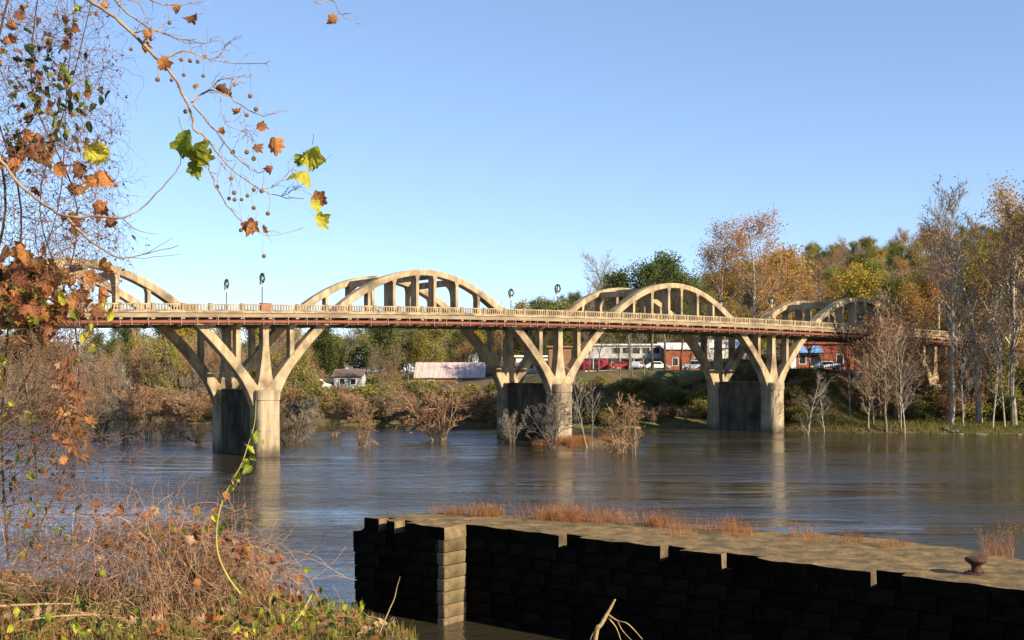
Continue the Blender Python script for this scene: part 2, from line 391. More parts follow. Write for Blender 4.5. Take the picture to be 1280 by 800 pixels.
for a, b in zip(beams[:-1], beams[1:]):
    L = round(b-a-.26, 2)
    if L not in panel_cache:
        p = MB(); p.box(-L/2, L/2, -.075, .075, -.12, .0); p.box(-L/2, L/2, -.06, .06, -.69, -.56)
        n = max(4, int(L/.27)); 
        for k in range(n):
            c = -L/2+L*(k+.5)/n; p.box(c-.065, c+.065, -.045, .045, -.56, -.12)
        panel_cache[L] = p.mesh('rail_panel', M['concrete'])
    xm = (a+b)/2; sl = -math.atan2(rail_z(b)-rail_z(a), b-a)
    for v in (-.86, 11.86): link('rail_panel', panel_cache[L], bridge, (xm, v, rail_z(xm)), (0, sl, 0))

def rib_c(t, crown):  # t local x within span 0..36
    return crown-.0404*(18-t)**2
def arch_rib(sp, v0):
    crown = rail_z((sp+.5)*DSP)+3.67
    mb = MB(); rings = []; N = 64
    for i in range(N+1):
        t = lerp(.35, DSP-.35, i/N)
        z = rib_c(t, crown); sl = .0808*(18-t)
        nx, nz = -sl, 1.0; L = math.hypot(nx, nz); nx /= L; nz /= L
        e = abs(t-18)/18
        hu = .31+.17*e**1.5; hd = .31+.17*e**1.5+.75*max(0, (e-.86)/.14)**1.6
        x = sp*DSP+t
        up = (x+nx*hu, z+nz*hu); dn = (x-nx*hd, z-nz*hd)
        rings.append([(dn[0], v0, dn[1]), (dn[0], v0+RIBW, dn[1]), (up[0], v0+RIBW, up[1]), (up[0], v0, up[1])])
    mb.ring_loft(rings); o = mb.build('arch_rib', M['concrete'], bridge); fixnormals(o.data)
    me = o.data; bm = bmesh.new(); bm.from_mesh(me)
    ed = [e for e in bm.edges if len(e.link_faces) == 2 and abs(e.verts[0].co.x-e.verts[1].co.x) > .01 and e.calc_face_angle(0) > 1.2]
    bmesh.ops.bevel(bm, geom=ed, offset=.05, segments=1, affect='EDGES'); bm.to_mesh(me); bm.free()
    return crown
for sp in (-2, -1, 0, 1, 2):
    crown = None
    for v0 in RIBV:
        crown = arch_rib(sp, v0)
        for q in (-.187, -.107, -.03, .03, .107, .187):
            t = 18+q*DSP; x = sp*DSP+t; zt = rib_c(t, crown)-.1; zb = rail_z(x)-1.0
            inner = abs(q) < .15; dv = RIBW-.06 if inner else .92; wd = .34 if inner else .30
            mb = MB(); c = v0+RIBW/2
            mb.box(x-wd/2, x+wd/2, c-dv/2, c+dv/2, zb, zt)
            # small flared head where the hanger meets the rib
            mb.prism([(x-wd/2-.16, zt), (x-wd/2-.005, zt-.55), (x+wd/2+.005, zt-.55), (x+wd/2+.16, zt)], 'y', c-dv/2-.01, c+dv/2+.01)
            o = mb.build('hanger', M['concrete'], bridge); fixnormals(o.data)
    for q in (-.107, -.03, .03, .107):
        t = 18+q*DSP; x = sp*DSP+t; zt = rib_c(t, crown)-.28
        mb = MB(); va, vb = RIBW-.05, 9.8+.05
        if abs(q) > .05:
            prof = [(va, zt+.38), (vb, zt+.38)]; rr = 1.35
            for k in range(9):
                a = math.pi/2*k/8; prof.append((vb-rr+rr*math.cos(a), zt-.30-rr+rr*math.sin(a)))
            for k in range(9):
                a = math.pi/2*k/8; prof.append((va+rr-rr*math.sin(a), zt-.30-rr+rr*math.cos(a)))
            prof = [prof[0], prof[1]]+prof[2:11]+prof[11:]
            mb.prism(prof, 'x', x-.2, x+.2)
        else: mb.box(x-.16, x+.16, va, vb, zt-.25, zt+.25)
        o = mb.build('portal_brace' if abs(q) > .05 else 'cross_strut', M['concrete'], bridge); fixnormals(o.data)
    # solid parapet blocks beside the feet of each rib
    for v in (-.78, 11.78):
        for q in (.245, .755):
            x = (sp+q)*DSP-(.9 if q < .5 else -.9)
            link('parapet_block', MB().box(-.85, .85, -.05, .05, -.68, -.13).mesh('parapet_block', M['concrete']), bridge, (x, v, rail_z(x)))

def rrect(hx, hy, r, n=5):
    pts = []
    for cx, cy, a0 in ((hx-r, hy-r, 0), (-hx+r, hy-r, 90), (-hx+r, -hy+r, 180), (hx-r, -hy+r, 270)):
        for k in range(n+1):
            a = math.radians(a0+90*k/n); pts.append((cx+r*math.cos(a), cy+r*math.sin(a)))
    return pts
for pi_ in (-1, 0, 1, 2, 3):
    x = pi_*DSP; dz = rail_z(x)-rail_z(0); capz = 6.4+dz*.7
    pier = MB()
    pier.prism([(x-.98, 1.0), (x+.98, 1.0), (x+.98, 10.2), (x-.98, 10.2)], 'z', -3.5, capz-.02)
    pr = pier.build('pier', M['concrete_web'], bridge)
    cap = MB(); cap.box(x-1.08, x+1.08, 1.6, 9.0, capz-.22, capz+.02); cap.build('web_coping', M['concrete_web'], pr)
    for vc in (.4, 10.4):
        c = MB(); rings = []
        nco = 6
        for k in range(nco):   # concrete lifts with a shallow joint between
            z0 = lerp(-3.5, capz-1.02, k/nco); z1 = lerp(-3.5, capz-1.02, (k+1)/nco)
            for zz, q in ((z0, -.02), (z0+.03, 0), (z1-.03, 0), (z1, -.02)):
                tp = .07*(1-(zz+3.5)/(capz+3.5))
                rings.append([(x+a, vc+b, zz) for a, b in rrect(1.2+q+tp, 1.3+q+tp, .72)])
        c.ring_loft(rings); o = c.build('column', M['concrete_pier'], pr); fixnormals(o.data)
        c = MB(); rings = []
        for zz, q in ((capz-1.015, .02), (capz-.95, .07), (capz-.12, .07), (capz, .0)):
            rings.append([(x+a, vc+b, zz) for a, b in rrect(1.2+q, 1.3+q, .74)])
        c.ring_loft(rings); o = c.build('collar', M['concrete_pier'], pr); fixnormals(o.data)
    for v0 in RIBV:
        c = v0+RIBW/2
        # flared centre post
        top = rail_z(x)-2.14; rings = []
        for zz, hw in ((capz-.01, .95), (capz+.6, .78), (capz+1.6, .60), (capz+3.0, .42), (capz+4.2, .31), (top, .29)):
            rings.append([(x-hw, c-.5, zz), (x+hw, c-.5, zz), (x+hw, c+.5, zz), (x-hw, c+.5, zz)])
        mb = MB(); mb.ring_loft(rings); o = mb.build('centre_post', M['concrete'], bridge); fixnormals(o.data)
        def capital(xc, hw, parent):
            m2 = MB(); zt = rail_z(xc)-1.94
            r2 = [[(xc-h, c-d, zz), (xc+h, c-d, zz), (xc+h, c+d, zz), (xc-h, c+d, zz)] for zz, h, d in ((zt-.22, hw-.12, .56), (zt-.12, hw, .66), (zt, hw, .66))]
            m2.ring_loft(r2); q = m2.build('capital', M['concrete'], parent); fixnormals(q.data)
        capital(x, .42, o)
        for q in (-.0765, .0765):
            xq = x+q*DSP; cr = rail_z((pi_+(.5 if q > 0 else -.5))*DSP)+3.67
            zb = rib_c(abs(q)*DSP, cr)+.1
            mb = MB(); mb.box(xq-.23, xq+.23, c-.44, c+.44, zb, rail_z(xq)-2.14); o = mb.build('spandrel_post', M['concrete'], bridge)
            capital(xq, .38, o)
        for q in (-.1635, .1635):
            xq = x+q*DSP; m2 = MB(); zt = rail_z(xq)-1.94
            m2.box(xq-.8, xq+.8, c-.68, c+.68, zt-.16, zt-.002); m2.build('rib_capital', M['concrete'], bridge)
# approach bent at the shore end
ab = MB(); ab.box(X1-2.2, X1-.02, .2, 10.8, 4, rail_z(X1)-1.26); ab.build('abutment', M['concrete'], bridge)
# lamp plinth in the near railing
pl = MB(); pl.box(-.5, .5, -.22, .22, -.70, .03); pl.box(-.54, .54, -.26, .26, .03, .10)
link('lamp_plinth', bevel(pl.mesh('lamp_plinth', M['brown_brick']), .02), bridge, (-.45, -.80, rail_z(0)))

# ------------------------------------------------------------------ lamps with wreaths
pm = MB(); pm.lathe([(.16, 0), (.16, .12), (.10, .25), (.065, .5), (.05, 2.9), (.09, 3.0), (.10, 3.08)], 10); lamp_post_me = pm.mesh('post', M['lamp_metal'], True)
gm = MB(); gm.lathe([(.06, 3.08), (.13, 3.14), (.15, 3.30), (.155, 3.42), (.12, 3.58), (.07, 3.66), (.03, 3.70)], 12); globe_me = gm.mesh('globe', M['globe'], True)
fm = MB(); fm.lathe([(.10, 3.655), (.09, 3.70), (.02, 3.80), (.012, 3.86)], 8); fin_me = fm.mesh('finial', M['lamp_metal'], True)
rr_ = random.Random(3); wm = MB(); pts = []
for k in range(29):
    a = 2*math.pi*k/28; pts.append(Vector((0, .46*math.sin(a), .46*math.cos(a))))
wm.tube(pts, .06, 6)
wm.cards([(rr_.gauss(0, .06), (.46+rr_.gauss(0, .03))*math.sin(a), (.46+rr_.gauss(0, .03))*math.cos(a)) for a in [rr_.uniform(0, 6.283) for _ in range(420)]], .09, NR)
ring_me = wm.mesh('ring', M['wreath'])
bw = MB()
for sgn in (-1, 1):
    for k in range(2):
        a = [(0, 0, 0), (-.06, sgn*.10, .12), (-.05, sgn*.27, .10), (0, sgn*.30, -.02), (.03, sgn*.2, -.09)] if k == 0 else [(0, 0, 0), (-.04, sgn*.06, -.05), (-.06, sgn*.16, -.34), (0, sgn*.24, -.36), (.03, sgn*.10, -.05)]
        o = len(bw.v); bw.v += a+[(p[0]-.05, p[1], p[2]) for p in a]
        bw.face(tuple(range(o, o+5))); bw.face(tuple(range(o+9, o+4, -1)))
        for i in range(5): bw.face((o+i, o+5+i, o+5+(i+1) % 5, o+(i+1) % 5))
bw.box(-.08, .02, -.06, .06, -.06, .06)
bow_me = bw.mesh('bow', M['bow'])
order = ['first', 'second', 'third', 'last']
for k, s in enumerate((0, 1, 2)):
    for v, side in ((.2, 'upstream'), (9.5, 'downstream')):
        x = s*DSP-.35; z = rail_z(x)-.86
        p = bworld(x, v, z)
        near = v < 5
        where = ('beside the brick plinth in the railing' if near and s == 0 else
                 ['over the pier nearest the leafy vines', 'over the pier with the grassy islet', 'over the pier at the far shore'][k]+(' on the lock side' if near else ' on the far side'))
        L = empty('street_lamp', p, TH); tag(L, 'street lamp with white globe '+where, 'street lamp', 'lamps along the bridge deck')
        link('post', lamp_post_me, L); link('globe', globe_me, L); link('finial', fin_me, L)
        wr = empty('wreath', p+Vector((0, 0, 3.42)), TH); tag(wr, 'green wreath on lamp '+where, 'wreath', 'holiday wreaths on the bridge lamps')
        link('ring', ring_me, wr); link('bow', bow_me, wr, (-.10, 0, -.50))

# ------------------------------------------------------------------ old lock wall in the foreground
LA = Vector((.771, -.637, 0)); LN = Vector((-.637, -.771, 0))     # along the face, out of the face
P0 = Vector((-1.55, 38.5, 0)); LTOP = 3.26
lock = empty('lock_wall', (P0.x, P0.y, 0)); tag(lock, 'massive old stone lock wall in the river with weathered flat top', 'lock wall')
def lp(u, n, z=0): q = LA*u+LN*n; return (q.x, q.y, z)            # local to P0
JOG = 1.1
NOTCH = [(3.95, 4.75, .42), (7.7, 8.4, .45), (9.75, 10.9, .35), (14.15, 14.95, .36)]
front = [(-3.9, JOG)]
for a, b in ((-3.15, -2.75), (-2.35, -1.85)): front += [(a, JOG), (a, JOG-.5), (b, JOG-.5), (b, JOG)]
front += [(0, JOG), (0, 0)]
for a, b, d in NOTCH: front += [(a, 0), (a, -d), (b, -d), (b, 0)]
front += [(24, 0)]
def un(X, Y): q = Vector((X, Y, 0))-P0; return (q.dot(LA), q.dot(LN))
back = [un(*p) for p in ((21, 24.5), (17.5, 27.5), (14.6, 30.6), (13.2, 33.4), (11.2, 35.6), (7.47, 37.3), (3, 39.3), (-1.15, 40.9), (-3.0, 41.6))]
def rough_prism(name, poly, z0, z1, m, parent, step, amp, seed, fine=.5):
    bm = bmesh.new(); vs = [bm.verts.new(lp(u, n, z1)) for u, n in poly]; f = bm.faces.new(vs)
    r = bmesh.ops.extrude_face_region(bm, geom=[f])
    for v in r['geom']:
        if isinstance(v, bmesh.types.BMVert): v.co.z = z0
    us = [p[0] for p in poly]; ns = [p[1] for p in poly]
    for k in np.arange(min(us)+step*.37, max(us), step):
        g = list(bm.verts)+list(bm.edges)+list(bm.faces); bmesh.ops.bisect_plane(bm, geom=g, plane_co=lp(k, 0), plane_no=LA)
    for k in np.arange(min(ns)+step*.41, max(ns), step):
        g = list(bm.verts)+list(bm.edges)+list(bm.faces); bmesh.ops.bisect_plane(bm, geom=g, plane_co=lp(0, k), plane_no=LN)
    for v in bm.verts:
        c = v.co
        d = noise.noise_vector((c.x*1.3+seed, c.y*1.3, c.z*1.3))*amp+noise.noise_vector((c.x*5+seed, c.y*5, c.z*5))*amp*fine
        v.co = c+Vector((d.x, d.y, d.z if c.z > z0+.01 else 0))
    bmesh.ops.recalc_face_normals(bm, faces=bm.faces)
    me = bpy.data.meshes.new(name); bm.to_mesh(me); bm.free(); me.materials.append(M[m])
    return link(name, me, parent)
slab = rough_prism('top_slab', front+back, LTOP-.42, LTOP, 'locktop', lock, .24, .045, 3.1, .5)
slab.data.materials.append(M['lockshade']); slab.data.materials.append(M['lockstone'])
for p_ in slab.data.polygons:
    if abs(p_.normal.z) < .6: p_.material_index = 1 if p_.normal.dot(LN) > .6 else 2  # sides facing out of the wall get the painted-shade stone, others plain stone
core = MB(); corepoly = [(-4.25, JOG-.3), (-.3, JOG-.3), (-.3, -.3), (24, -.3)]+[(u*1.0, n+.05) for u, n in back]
core.prism([lp(u, n)[:2] for u, n in corepoly], 'z', -2.5, LTOP-.43); o = core.build('wall_core', M['lockshade'], lock); fixnormals(o.data)
# stone blocks: a few rough shapes shared by all
def block_mesh(L, H, D, seed, m):
    bm = bmesh.new(); bmesh.ops.create_cube(bm, size=1)
    for v in bm.verts: v.co = Vector((v.co.x*L, v.co.y*D, v.co.z*H))
    bmesh.ops.bevel(bm, geom=list(bm.edges), offset=.028, segments=1, affect='EDGES')
    for v in bm.verts:
        d = noise.noise_vector((v.co.x*2.1+seed*3.7, v.co.y*2.1, v.co.z*2.1+seed)); v.co += Vector((d.x*.012, d.y*.03, d.z*.012))
    me = bpy.data.meshes.new('stone_block'); bm.to_mesh(me); bm.free(); me.materials.append(M[m]); return me
CH = .436; ang = math.atan2(LA.y, LA.x)
blk = {}
def lay(u0, u1, nf, zc, axis, rnd):
    """lay one course of blocks from u0 to u1; axis 'u' on the long face, 'n' on the return face"""
    u = u0
    while u < u1-.05:
        L = min(rnd.choice((.85, 1.05, 1.25)), u1-u)
        if u1-u-L < .35: L = u1-u
        bmat_ = 'lockshade' if axis == 'u' else 'lockstone'; key = (round(L, 2), rnd.randrange(3), bmat_)  # long faces carry shade in their colour, the return face stays plain
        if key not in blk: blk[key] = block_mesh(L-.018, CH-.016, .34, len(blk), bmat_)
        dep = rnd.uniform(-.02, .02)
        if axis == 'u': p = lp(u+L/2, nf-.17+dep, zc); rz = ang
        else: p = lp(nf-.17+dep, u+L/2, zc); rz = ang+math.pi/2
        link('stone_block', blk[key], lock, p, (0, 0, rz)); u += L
rb = random.Random(5)
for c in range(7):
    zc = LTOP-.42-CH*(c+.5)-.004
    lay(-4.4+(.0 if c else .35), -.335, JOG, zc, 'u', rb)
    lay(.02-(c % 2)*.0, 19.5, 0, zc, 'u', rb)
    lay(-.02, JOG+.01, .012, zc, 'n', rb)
# lower broken stone at the river end
rough_prism('broken_corner', [(-4.5, JOG-.05), (-3.92, JOG-.05), (-3.92, -1.2), (-4.5, -1.0)], 2.0, 2.72, 'lockshade', lock, .25, .05, 9.0)
# mooring bollard
bp = Vector((P0.x, P0.y, 0))+Vector(lp(0, 0))
bpos = W(1220, 717.5, 29.2); bpos.z = LTOP+.0
bo = empty('mooring_bollard', bpos); tag(bo, 'rusty iron mushroom bollard on the lock wall top', 'bollard')
m1 = MB(); m1.lathe([(.30, -.04), (.30, .035), (.27, .05), (.14, .055)], 18); m1.build('base_plate', M['rust'], bo, True)
m1 = MB(); m1.lathe([(.15, .05), (.125, .10), (.115, .18), (.13, .24), (.20, .285), (.265, .33), (.285, .375), (.265, .415), (.18, .44), (.05, .45)], 20); m1.build('mushroom_head', M['rust'], bo, True)
for k in range(4): MB().lathe([(.028, .05), (.028, .075), (.01, .08)], 6).build('bolt', M['rust'], bo, loc=(.22*math.cos(k*1.571+.5), .22*math.sin(k*1.571+.5), 0))

def grass_clump(n, h, spread, seed, lean=.25, wid=.006):
    r = random.Random(seed); mb = MB()
    for _ in range(n):
        a = r.uniform(0, 6.283); q = spread*math.sqrt(r.random()); x, y = q*math.cos(a), q*math.sin(a)
        hh = h*r.uniform(.45, 1.1); la = r.uniform(0, 6.283); l = hh*r.uniform(0, lean)*2
        wv = Vector((math.cos(la+1.57), math.sin(la+1.57), 0))*wid*r.uniform(.6, 1.4)
        b0 = Vector((x, y, -.04)); b1 = b0+Vector((math.cos(la)*l*.3, math.sin(la)*l*.3, hh*.6)); b2 = b0+Vector((math.cos(la)*l, math.sin(la)*l, hh))
        o = len(mb.v); mb.v += [tuple(b0-wv), tuple(b0+wv), tuple(b1+wv*.8), tuple(b1-wv*.8), tuple(b2)]
        mb.face((o, o+1, o+2, o+3)); mb.face((o+3, o+2, o+4))
        if r.random() < .5:
            for _k in range(3):
                e = b2+Vector((r.gauss(0, .02), r.gauss(0, .02), r.uniform(-.12, .02))); o = len(mb.v)
                mb.v += [tuple(e), tuple(e+Vector((.016, 0, .02))), tuple(e+Vector((0, .016, .035)))]; mb.face((o, o+1, o+2))
    return mb
gp = [grass_clump(110, .5, .5, 1, .5, .004).mesh('dry_grass_clump', M['drygrass']), grass_clump(70, .75, .4, 2, .5, .004).mesh('dry_grass_clump', M['drygrass']), grass_clump(60, .28, .5, 3, .6, .004).mesh('dry_grass_clump', M['drygrass'])]
rg = random.Random(12)
spots = []
for _ in range(30): spots.append((rg.uniform(600, 835), rg.uniform(-.5, .05), 'along the river edge of the lock wall top', rg.choice((0, 0, 1)), 1.0))
for _ in range(6): spots.append((rg.uniform(555, 592), rg.uniform(-.4, -.1), 'on the end of the lock wall by the river', 0, .75))
for _ in range(9): spots.append((rg.uniform(850, 940), rg.uniform(-1.2, -.1), 'beside the open notch in the lock wall top', rg.choice((0, 1, 2)), .9))
for _ in range(11): spots.append((rg.uniform(900, 1150), rg.uniform(-2.2, -.2), 'on the broad middle of the lock wall top', rg.choice((2, 2, 0)), .9))
spots.append((1246, -.15, 'tall tuft behind the mooring bollard', 1, 1.15)); spots.append((1240, -.3, 'tall tuft behind the mooring bollard', 1, .9))
backw = [(P0+LA*u+LN*n) for u, n in back]
def back_at(px):   # point on the river edge of the top seen at photo column px
    best = None
    for a, b in zip(backw[:-1], backw[1:]):
        for k in range(40):
            p = a.lerp(b, k/40); e = abs(640+F*p.x/p.y-px)
            if best is None or e < best[0]: best = (e, p)
    return best[1].copy()
for px, n, where, k, sc in spots:
    p = back_at(px)+LN*(-n)+LA*rg.uniform(-.2, .2); p.z = LTOP-.02
    g = link('dry_grass_clump', gp[k], None, p, (0, 0, rg.uniform(0, 6.28)), sc*rg.uniform(.8, 1.15))
    tag(g, ('clump of dry orange grass '+where) if 'tuft' not in where else 'dry orange grass '+where, 'grass clump', 'dry grass clumps on the lock wall')

# ------------------------------------------------------------------ trees: prototypes
def path(r, p, d, L, n, wig, up):
    pts = [p.copy()]; d = d.normalized()
    for _ in range(n):
        d = (d+Vector((r.gauss(0, wig), r.gauss(0, wig), r.gauss(0, wig)+up))).normalized(); p = p+d*(L/n); pts.append(p.copy())
    return pts
def along(pts, t):
    k = t*(len(pts)-1); i = min(int(k), len(pts)-2); return pts[i].lerp(pts[i+1], k-i), (pts[i+1]-pts[i]).normalized()
def side_dir(r, d, ang):
    a = d.orthogonal().normalized(); b = d.cross(a); f = r.uniform(0, 6.283)
    return (d*math.cos(ang)+(a*math.cos(f)+b*math.sin(f))*math.sin(ang)).normalized()
def tree_geo(seed, H, r0, crown0=.3, nb=(16, 7, 5), ln=(.42, .45, .5), ang=(.75, .7, .7), up=.06, wig=.10, stems=1, leaves=0, lsize=.4, lspread=.5, lean=0, shape=.6, tw=.012, levels=3, twist=.05):
    """returns wood MB (trunk + limbs), fine MB (twigs) and leaf positions"""
    r = random.Random(seed); wood = MB(); fine = MB(); tips = []
    for s in range(stems):
        if stems == 1: d0 = Vector((lean, 0, 1)); base = Vector((0, 0, -.4))
        else:
            f = 6.283*s/stems+r.uniform(-.5, .5); d0 = Vector((math.cos(f)*r.uniform(.1, .4), math.sin(f)*r.uniform(.1, .4), 1)); base = Vector((math.cos(f)*.15, math.sin(f)*.15, -.4))
        Hs = H*(1 if stems == 1 else r.uniform(.7, 1.05)); rs = r0 if stems == 1 else r0*r.uniform(.6, 1)
        tr = path(r, base, d0, Hs, 10, twist, .03)
        wood.tube(tr, [rs*(1-.88*(i/10)**1.1)*(1.25 if i == 0 else 1) for i in range(11)], 7)
        n1 = nb[0] if stems == 1 else max(3, int(nb[0]*1.4/stems))
        for i in range(n1):
            t = lerp(crown0, .97, (i+r.random()*.8)/n1); p, d = along(tr, t)
            k = (t-crown0)/(1-crown0)
            L = ln[0]*H*(1-shape*k)*r.uniform(.65, 1.15)*(.75+.5*min(1, k*4))
            dd = side_dir(r, d, ang[0]*r.uniform(.75, 1.25))
            lb = path(r, p, dd, L, 6, wig, up); rl = max(.02, rs*(1-.85*t)*.55)
            wood.tube(lb, [rl*(1-.8*j/6) for j in range(7)], 5 if rl > .05 else 4)
            for j in range(nb[1]):
                t2 = lerp(.2, 1, (j+r.random())/nb[1]); p2, d2 = along(lb, min(t2, .999))
                L2 = ln[1]*L*(1.1-.5*t2)*r.uniform(.6, 1.2)
                b2 = path(r, p2, side_dir(r, d2, ang[1]*r.uniform(.7, 1.3)), L2, 3, wig*1.2, up)
                fine.tube(b2, [max(tw*1.6, rl*.35*(1-.7*q/3)) for q in range(4)], 3)
                tips += [b2[2], b2[3]]
                if levels > 2:
                    for q in range(nb[2]):
                        p3, d3 = along(b2, r.uniform(.15, .99)); L3 = ln[2]*L2*r.uniform(.5, 1.2)
                        b3 = path(r, p3, side_dir(r, d3, ang[2]*r.uniform(.6, 1.4)), L3, 2, wig*1.5, up)
                        fine.tube(b3, [tw, tw*.8, tw*.4], 3); tips.append(b3[2])
    C = []
    if leaves and tips:
        rn = np.random.default_rng(seed); T = np.array([tuple(t) for t in tips])
        idx = rn.integers(0, len(T), leaves); C = T[idx]+rn.normal(size=(leaves, 3))*lspread
        C[:, 2] = np.maximum(C[:, 2], .15)
    return wood, fine, C
PROTO = {}
def proto(kind, name, bark, twig, leafm, leaf_size=.35, seeds=(1, 2, 3), **kw):
    PROTO[kind] = []
    for sd_ in seeds:
        wood, fine, C = tree_geo(sd_*13+hash_(kind), lsize=leaf_size, **kw)
        crown = fine; mats = [M[twig]]
        if len(C): mats = [M[twig], M[leafm]]; crown.cards(C, leaf_size, np.random.default_rng(sd_), 1, .8)
        PROTO[kind].append((name, wood.mesh('trunk', M[bark]), crown.mesh('crown', mats), kw['H']))
def hash_(s): return sum(ord(c)*(i+1) for i, c in enumerate(s)) % 997
proto('bare', 'bare_tree', 'bark', 'twig', None, H=14, r0=.22, crown0=.22, nb=(18, 8, 6), ln=(.36, .48, .55), tw=.015, up=.09)
proto('baregrey', 'leafless_grey_tree', 'bark', 'twig_grey', None, H=16, r0=.26, crown0=.3, nb=(18, 8, 6), ln=(.34, .48, .55), tw=.016, up=.10)
proto('russet', 'russet_tree', 'bark', 'twig_red', 'lf_russet', .2, H=11, r0=.14, crown0=.12, nb=(20, 8, 6), ln=(.36, .5, .55), tw=.013, leaves=900, lspread=.35, up=.08)
proto('orange', 'orange_tree', 'bark', 'twig', 'lf_orange', .3, H=17, r0=.28, crown0=.22, nb=(18, 8, 4), ln=(.38, .5, .5), tw=.022, leaves=4800, lspread=.6)
proto('gold', 'golden_tree', 'bark', 'twig', 'lf_gold', .29, H=12, r0=.2, crown0=.2, nb=(16, 8, 4), ln=(.36, .5, .5), tw=.022, leaves=4000, lspread=.55)
proto('olive', 'olive_tree', 'bark', 'twig', 'lf_olive', .31, H=13, r0=.22, crown0=.15, nb=(18, 8, 3), ln=(.38, .5, .5), tw=.022, leaves=5600, lspread=.6)
proto('green', 'evergreen_tree', 'bark_dark', 'twig', 'lf_green', .31, H=13, r0=.24, crown0=.18, nb=(18, 8, 2), ln=(.36, .5, .5), tw=.022, leaves=7000, lspread=.55)
proto('pine', 'pine_tree', 'bark', 'bark_dark', 'lf_green', .33, H=21, r0=.28, crown0=.5, nb=(18, 7, 2), ln=(.24, .5, .5), tw=.025, leaves=6000, lspread=.55, up=.03, shape=.45, ang=(1.1, .8, .8))
proto('shrub', 'brown_shrub', 'twig', 'twig', 'lf_russet', .16, H=4.2, r0=.06, crown0=.05, stems=7, nb=(26, 9, 6), ln=(.38, .55, .6), tw=.013, leaves=500, lspread=.2, up=.05, wig=.17)
proto('redshrub', 'russet_shrub', 'twig_red', 'twig_red', 'lf_russet', .16, H=4.0, r0=.06, crown0=.05, stems=7, nb=(26, 9, 6), ln=(.38, .55, .6), tw=.013, leaves=700, lspread=.2, up=.05, wig=.17)
proto('oliveshrub', 'olive_shrub', 'bark_dark', 'twig', 'lf_olive', .24, H=3.6, r0=.06, crown0=.03, stems=6, nb=(24, 8, 3), ln=(.42, .55, .6), tw=.013, leaves=2600, lspread=.3, up=.06)
proto('darkshrub', 'dark_shrub', 'twig_dark', 'twig_dark', None, H=4.2, r0=.10, crown0=.1, stems=5, nb=(22, 8, 5), ln=(.42, .5, .6), tw=.016, up=.05, wig=.16, ang=(1.0, .8, .8))
proto('greyshrub', 'grey_shrub', 'twig_grey', 'twig_grey', None, H=4.5, r0=.08, crown0=.08, stems=6, nb=(26, 8, 6), ln=(.42, .5, .6), tw=.011, up=.03, wig=.18)
proto('sapling', 'pale_sapling', 'bark_pale', 'twig_grey', None, H=9, r0=.06, crown0=.2, nb=(14, 6, 4), ln=(.36, .45, .5), tw=.014, up=.12)
# joined one-mesh variants for the far hillside
def joined(kind):
    res = []
    for name, tm, cm, H in PROTO[kind]:
        bm = bmesh.new(); bm.from_mesh(tm); bm.from_mesh(cm)
        me = bpy.data.meshes.new(name); bm.to_mesh(me); 
        nt_ = len(tm.polygons); mats = [tm.materials[0]]+list(cm.materials)
        for q in mats: me.materials.append(q)
        idx = [0]*nt_+[p.material_index+1 for p in cm.polygons]; me.polygons.foreach_set('material_index', idx); bm.free()
        res.append((name, me))
    return res
JOIN = {k: joined(k) for k in ('bare', 'baregrey', 'orange', 'gold', 'olive', 'green', 'pine', 'russet')}
SHORT = {'in the wood across the river': 'in the far wood', 'deeper in the wood across the river': 'deep in the far wood', 'along the wooded waterline across the river': 'at the far waterline', 'on the slope below the tin-roofed house': 'on the house slope',
         'behind the houses across the river': 'behind the houses', 'on the steep bank below the car park': 'on the car park bank', 'behind the grassy flat by the bridge end': 'behind the grassy flat', 'on the wooded hill behind the town': 'on the town hill', 'on the low rise behind the houses': 'on the low rise'}
LOOK = {'bare': 'leafless brown tree', 'baregrey': 'leafless grey tree', 'russet': 'russet twiggy tree', 'orange': 'orange autumn tree', 'gold': 'golden-leaved tree', 'olive': 'olive-green tree',
        'green': 'dark evergreen tree', 'pine': 'tall pine with high crown', 'shrub': 'bare brown shrub', 'redshrub': 'russet twiggy shrub', 'oliveshrub': 'olive leafy shrub', 'darkshrub': 'dark gnarled shrub', 'greyshrub': 'pale grey bare shrub', 'sapling': 'slender pale-barked sapling'}
CAT = lambda k: 'shrub' if 'shrub' in k else 'tree'
rt = random.Random(21)
def place(kind, x, y, h, where, label=None, z=None, rot=None, var=None, group=None, wide=1.3):
    v = rt.randrange(3) if var is None else var
    name, tm, cm, H = PROTO[kind][v]; sc = h/H
    if z is None: z = far_h(x, y)
    rz = rt.uniform(0, 6.28) if rot is None else rot
    lab = label or LOOK[kind]+' '+where
    wd = wide if 'shrub' in kind else 1.0
    t = link(name, None, None, (x, y, z), (0, 0, rz), (wd*sc*rt.uniform(.9, 1.15), wd*sc*rt.uniform(.9, 1.15), sc)); t.empty_display_size = .5
    tag(t, lab, CAT(kind), None if label and not group else (group or LOOK[kind]+'s '+where))
    link('trunk', tm, t); link('crown', cm, t); return t
def place_far(kind, x, y, h, where):
    name, me = rt.choice(JOIN[kind]); sc = h/PROTO[kind][0][3]
    t = link(name, me, None, (x, y, far_h(x, y)), (0, 0, rt.uniform(0, 6.28)), (sc*rt.uniform(.9, 1.25), sc*rt.uniform(.9, 1.25), sc))
    tag(t, LOOK[kind]+' '+where, 'tree', LOOK[kind]+'s '+where); return t
def pick(mix):
    q = rt.random()*sum(mix.values())
    for k, wgt in mix.items():
        q -= wgt
        if q <= 0: return k
    return k
def pxof(X, Y): return 640+F*X/Y
def pyof(z, Y): return HOR-(z-CAMZ)*F/Y
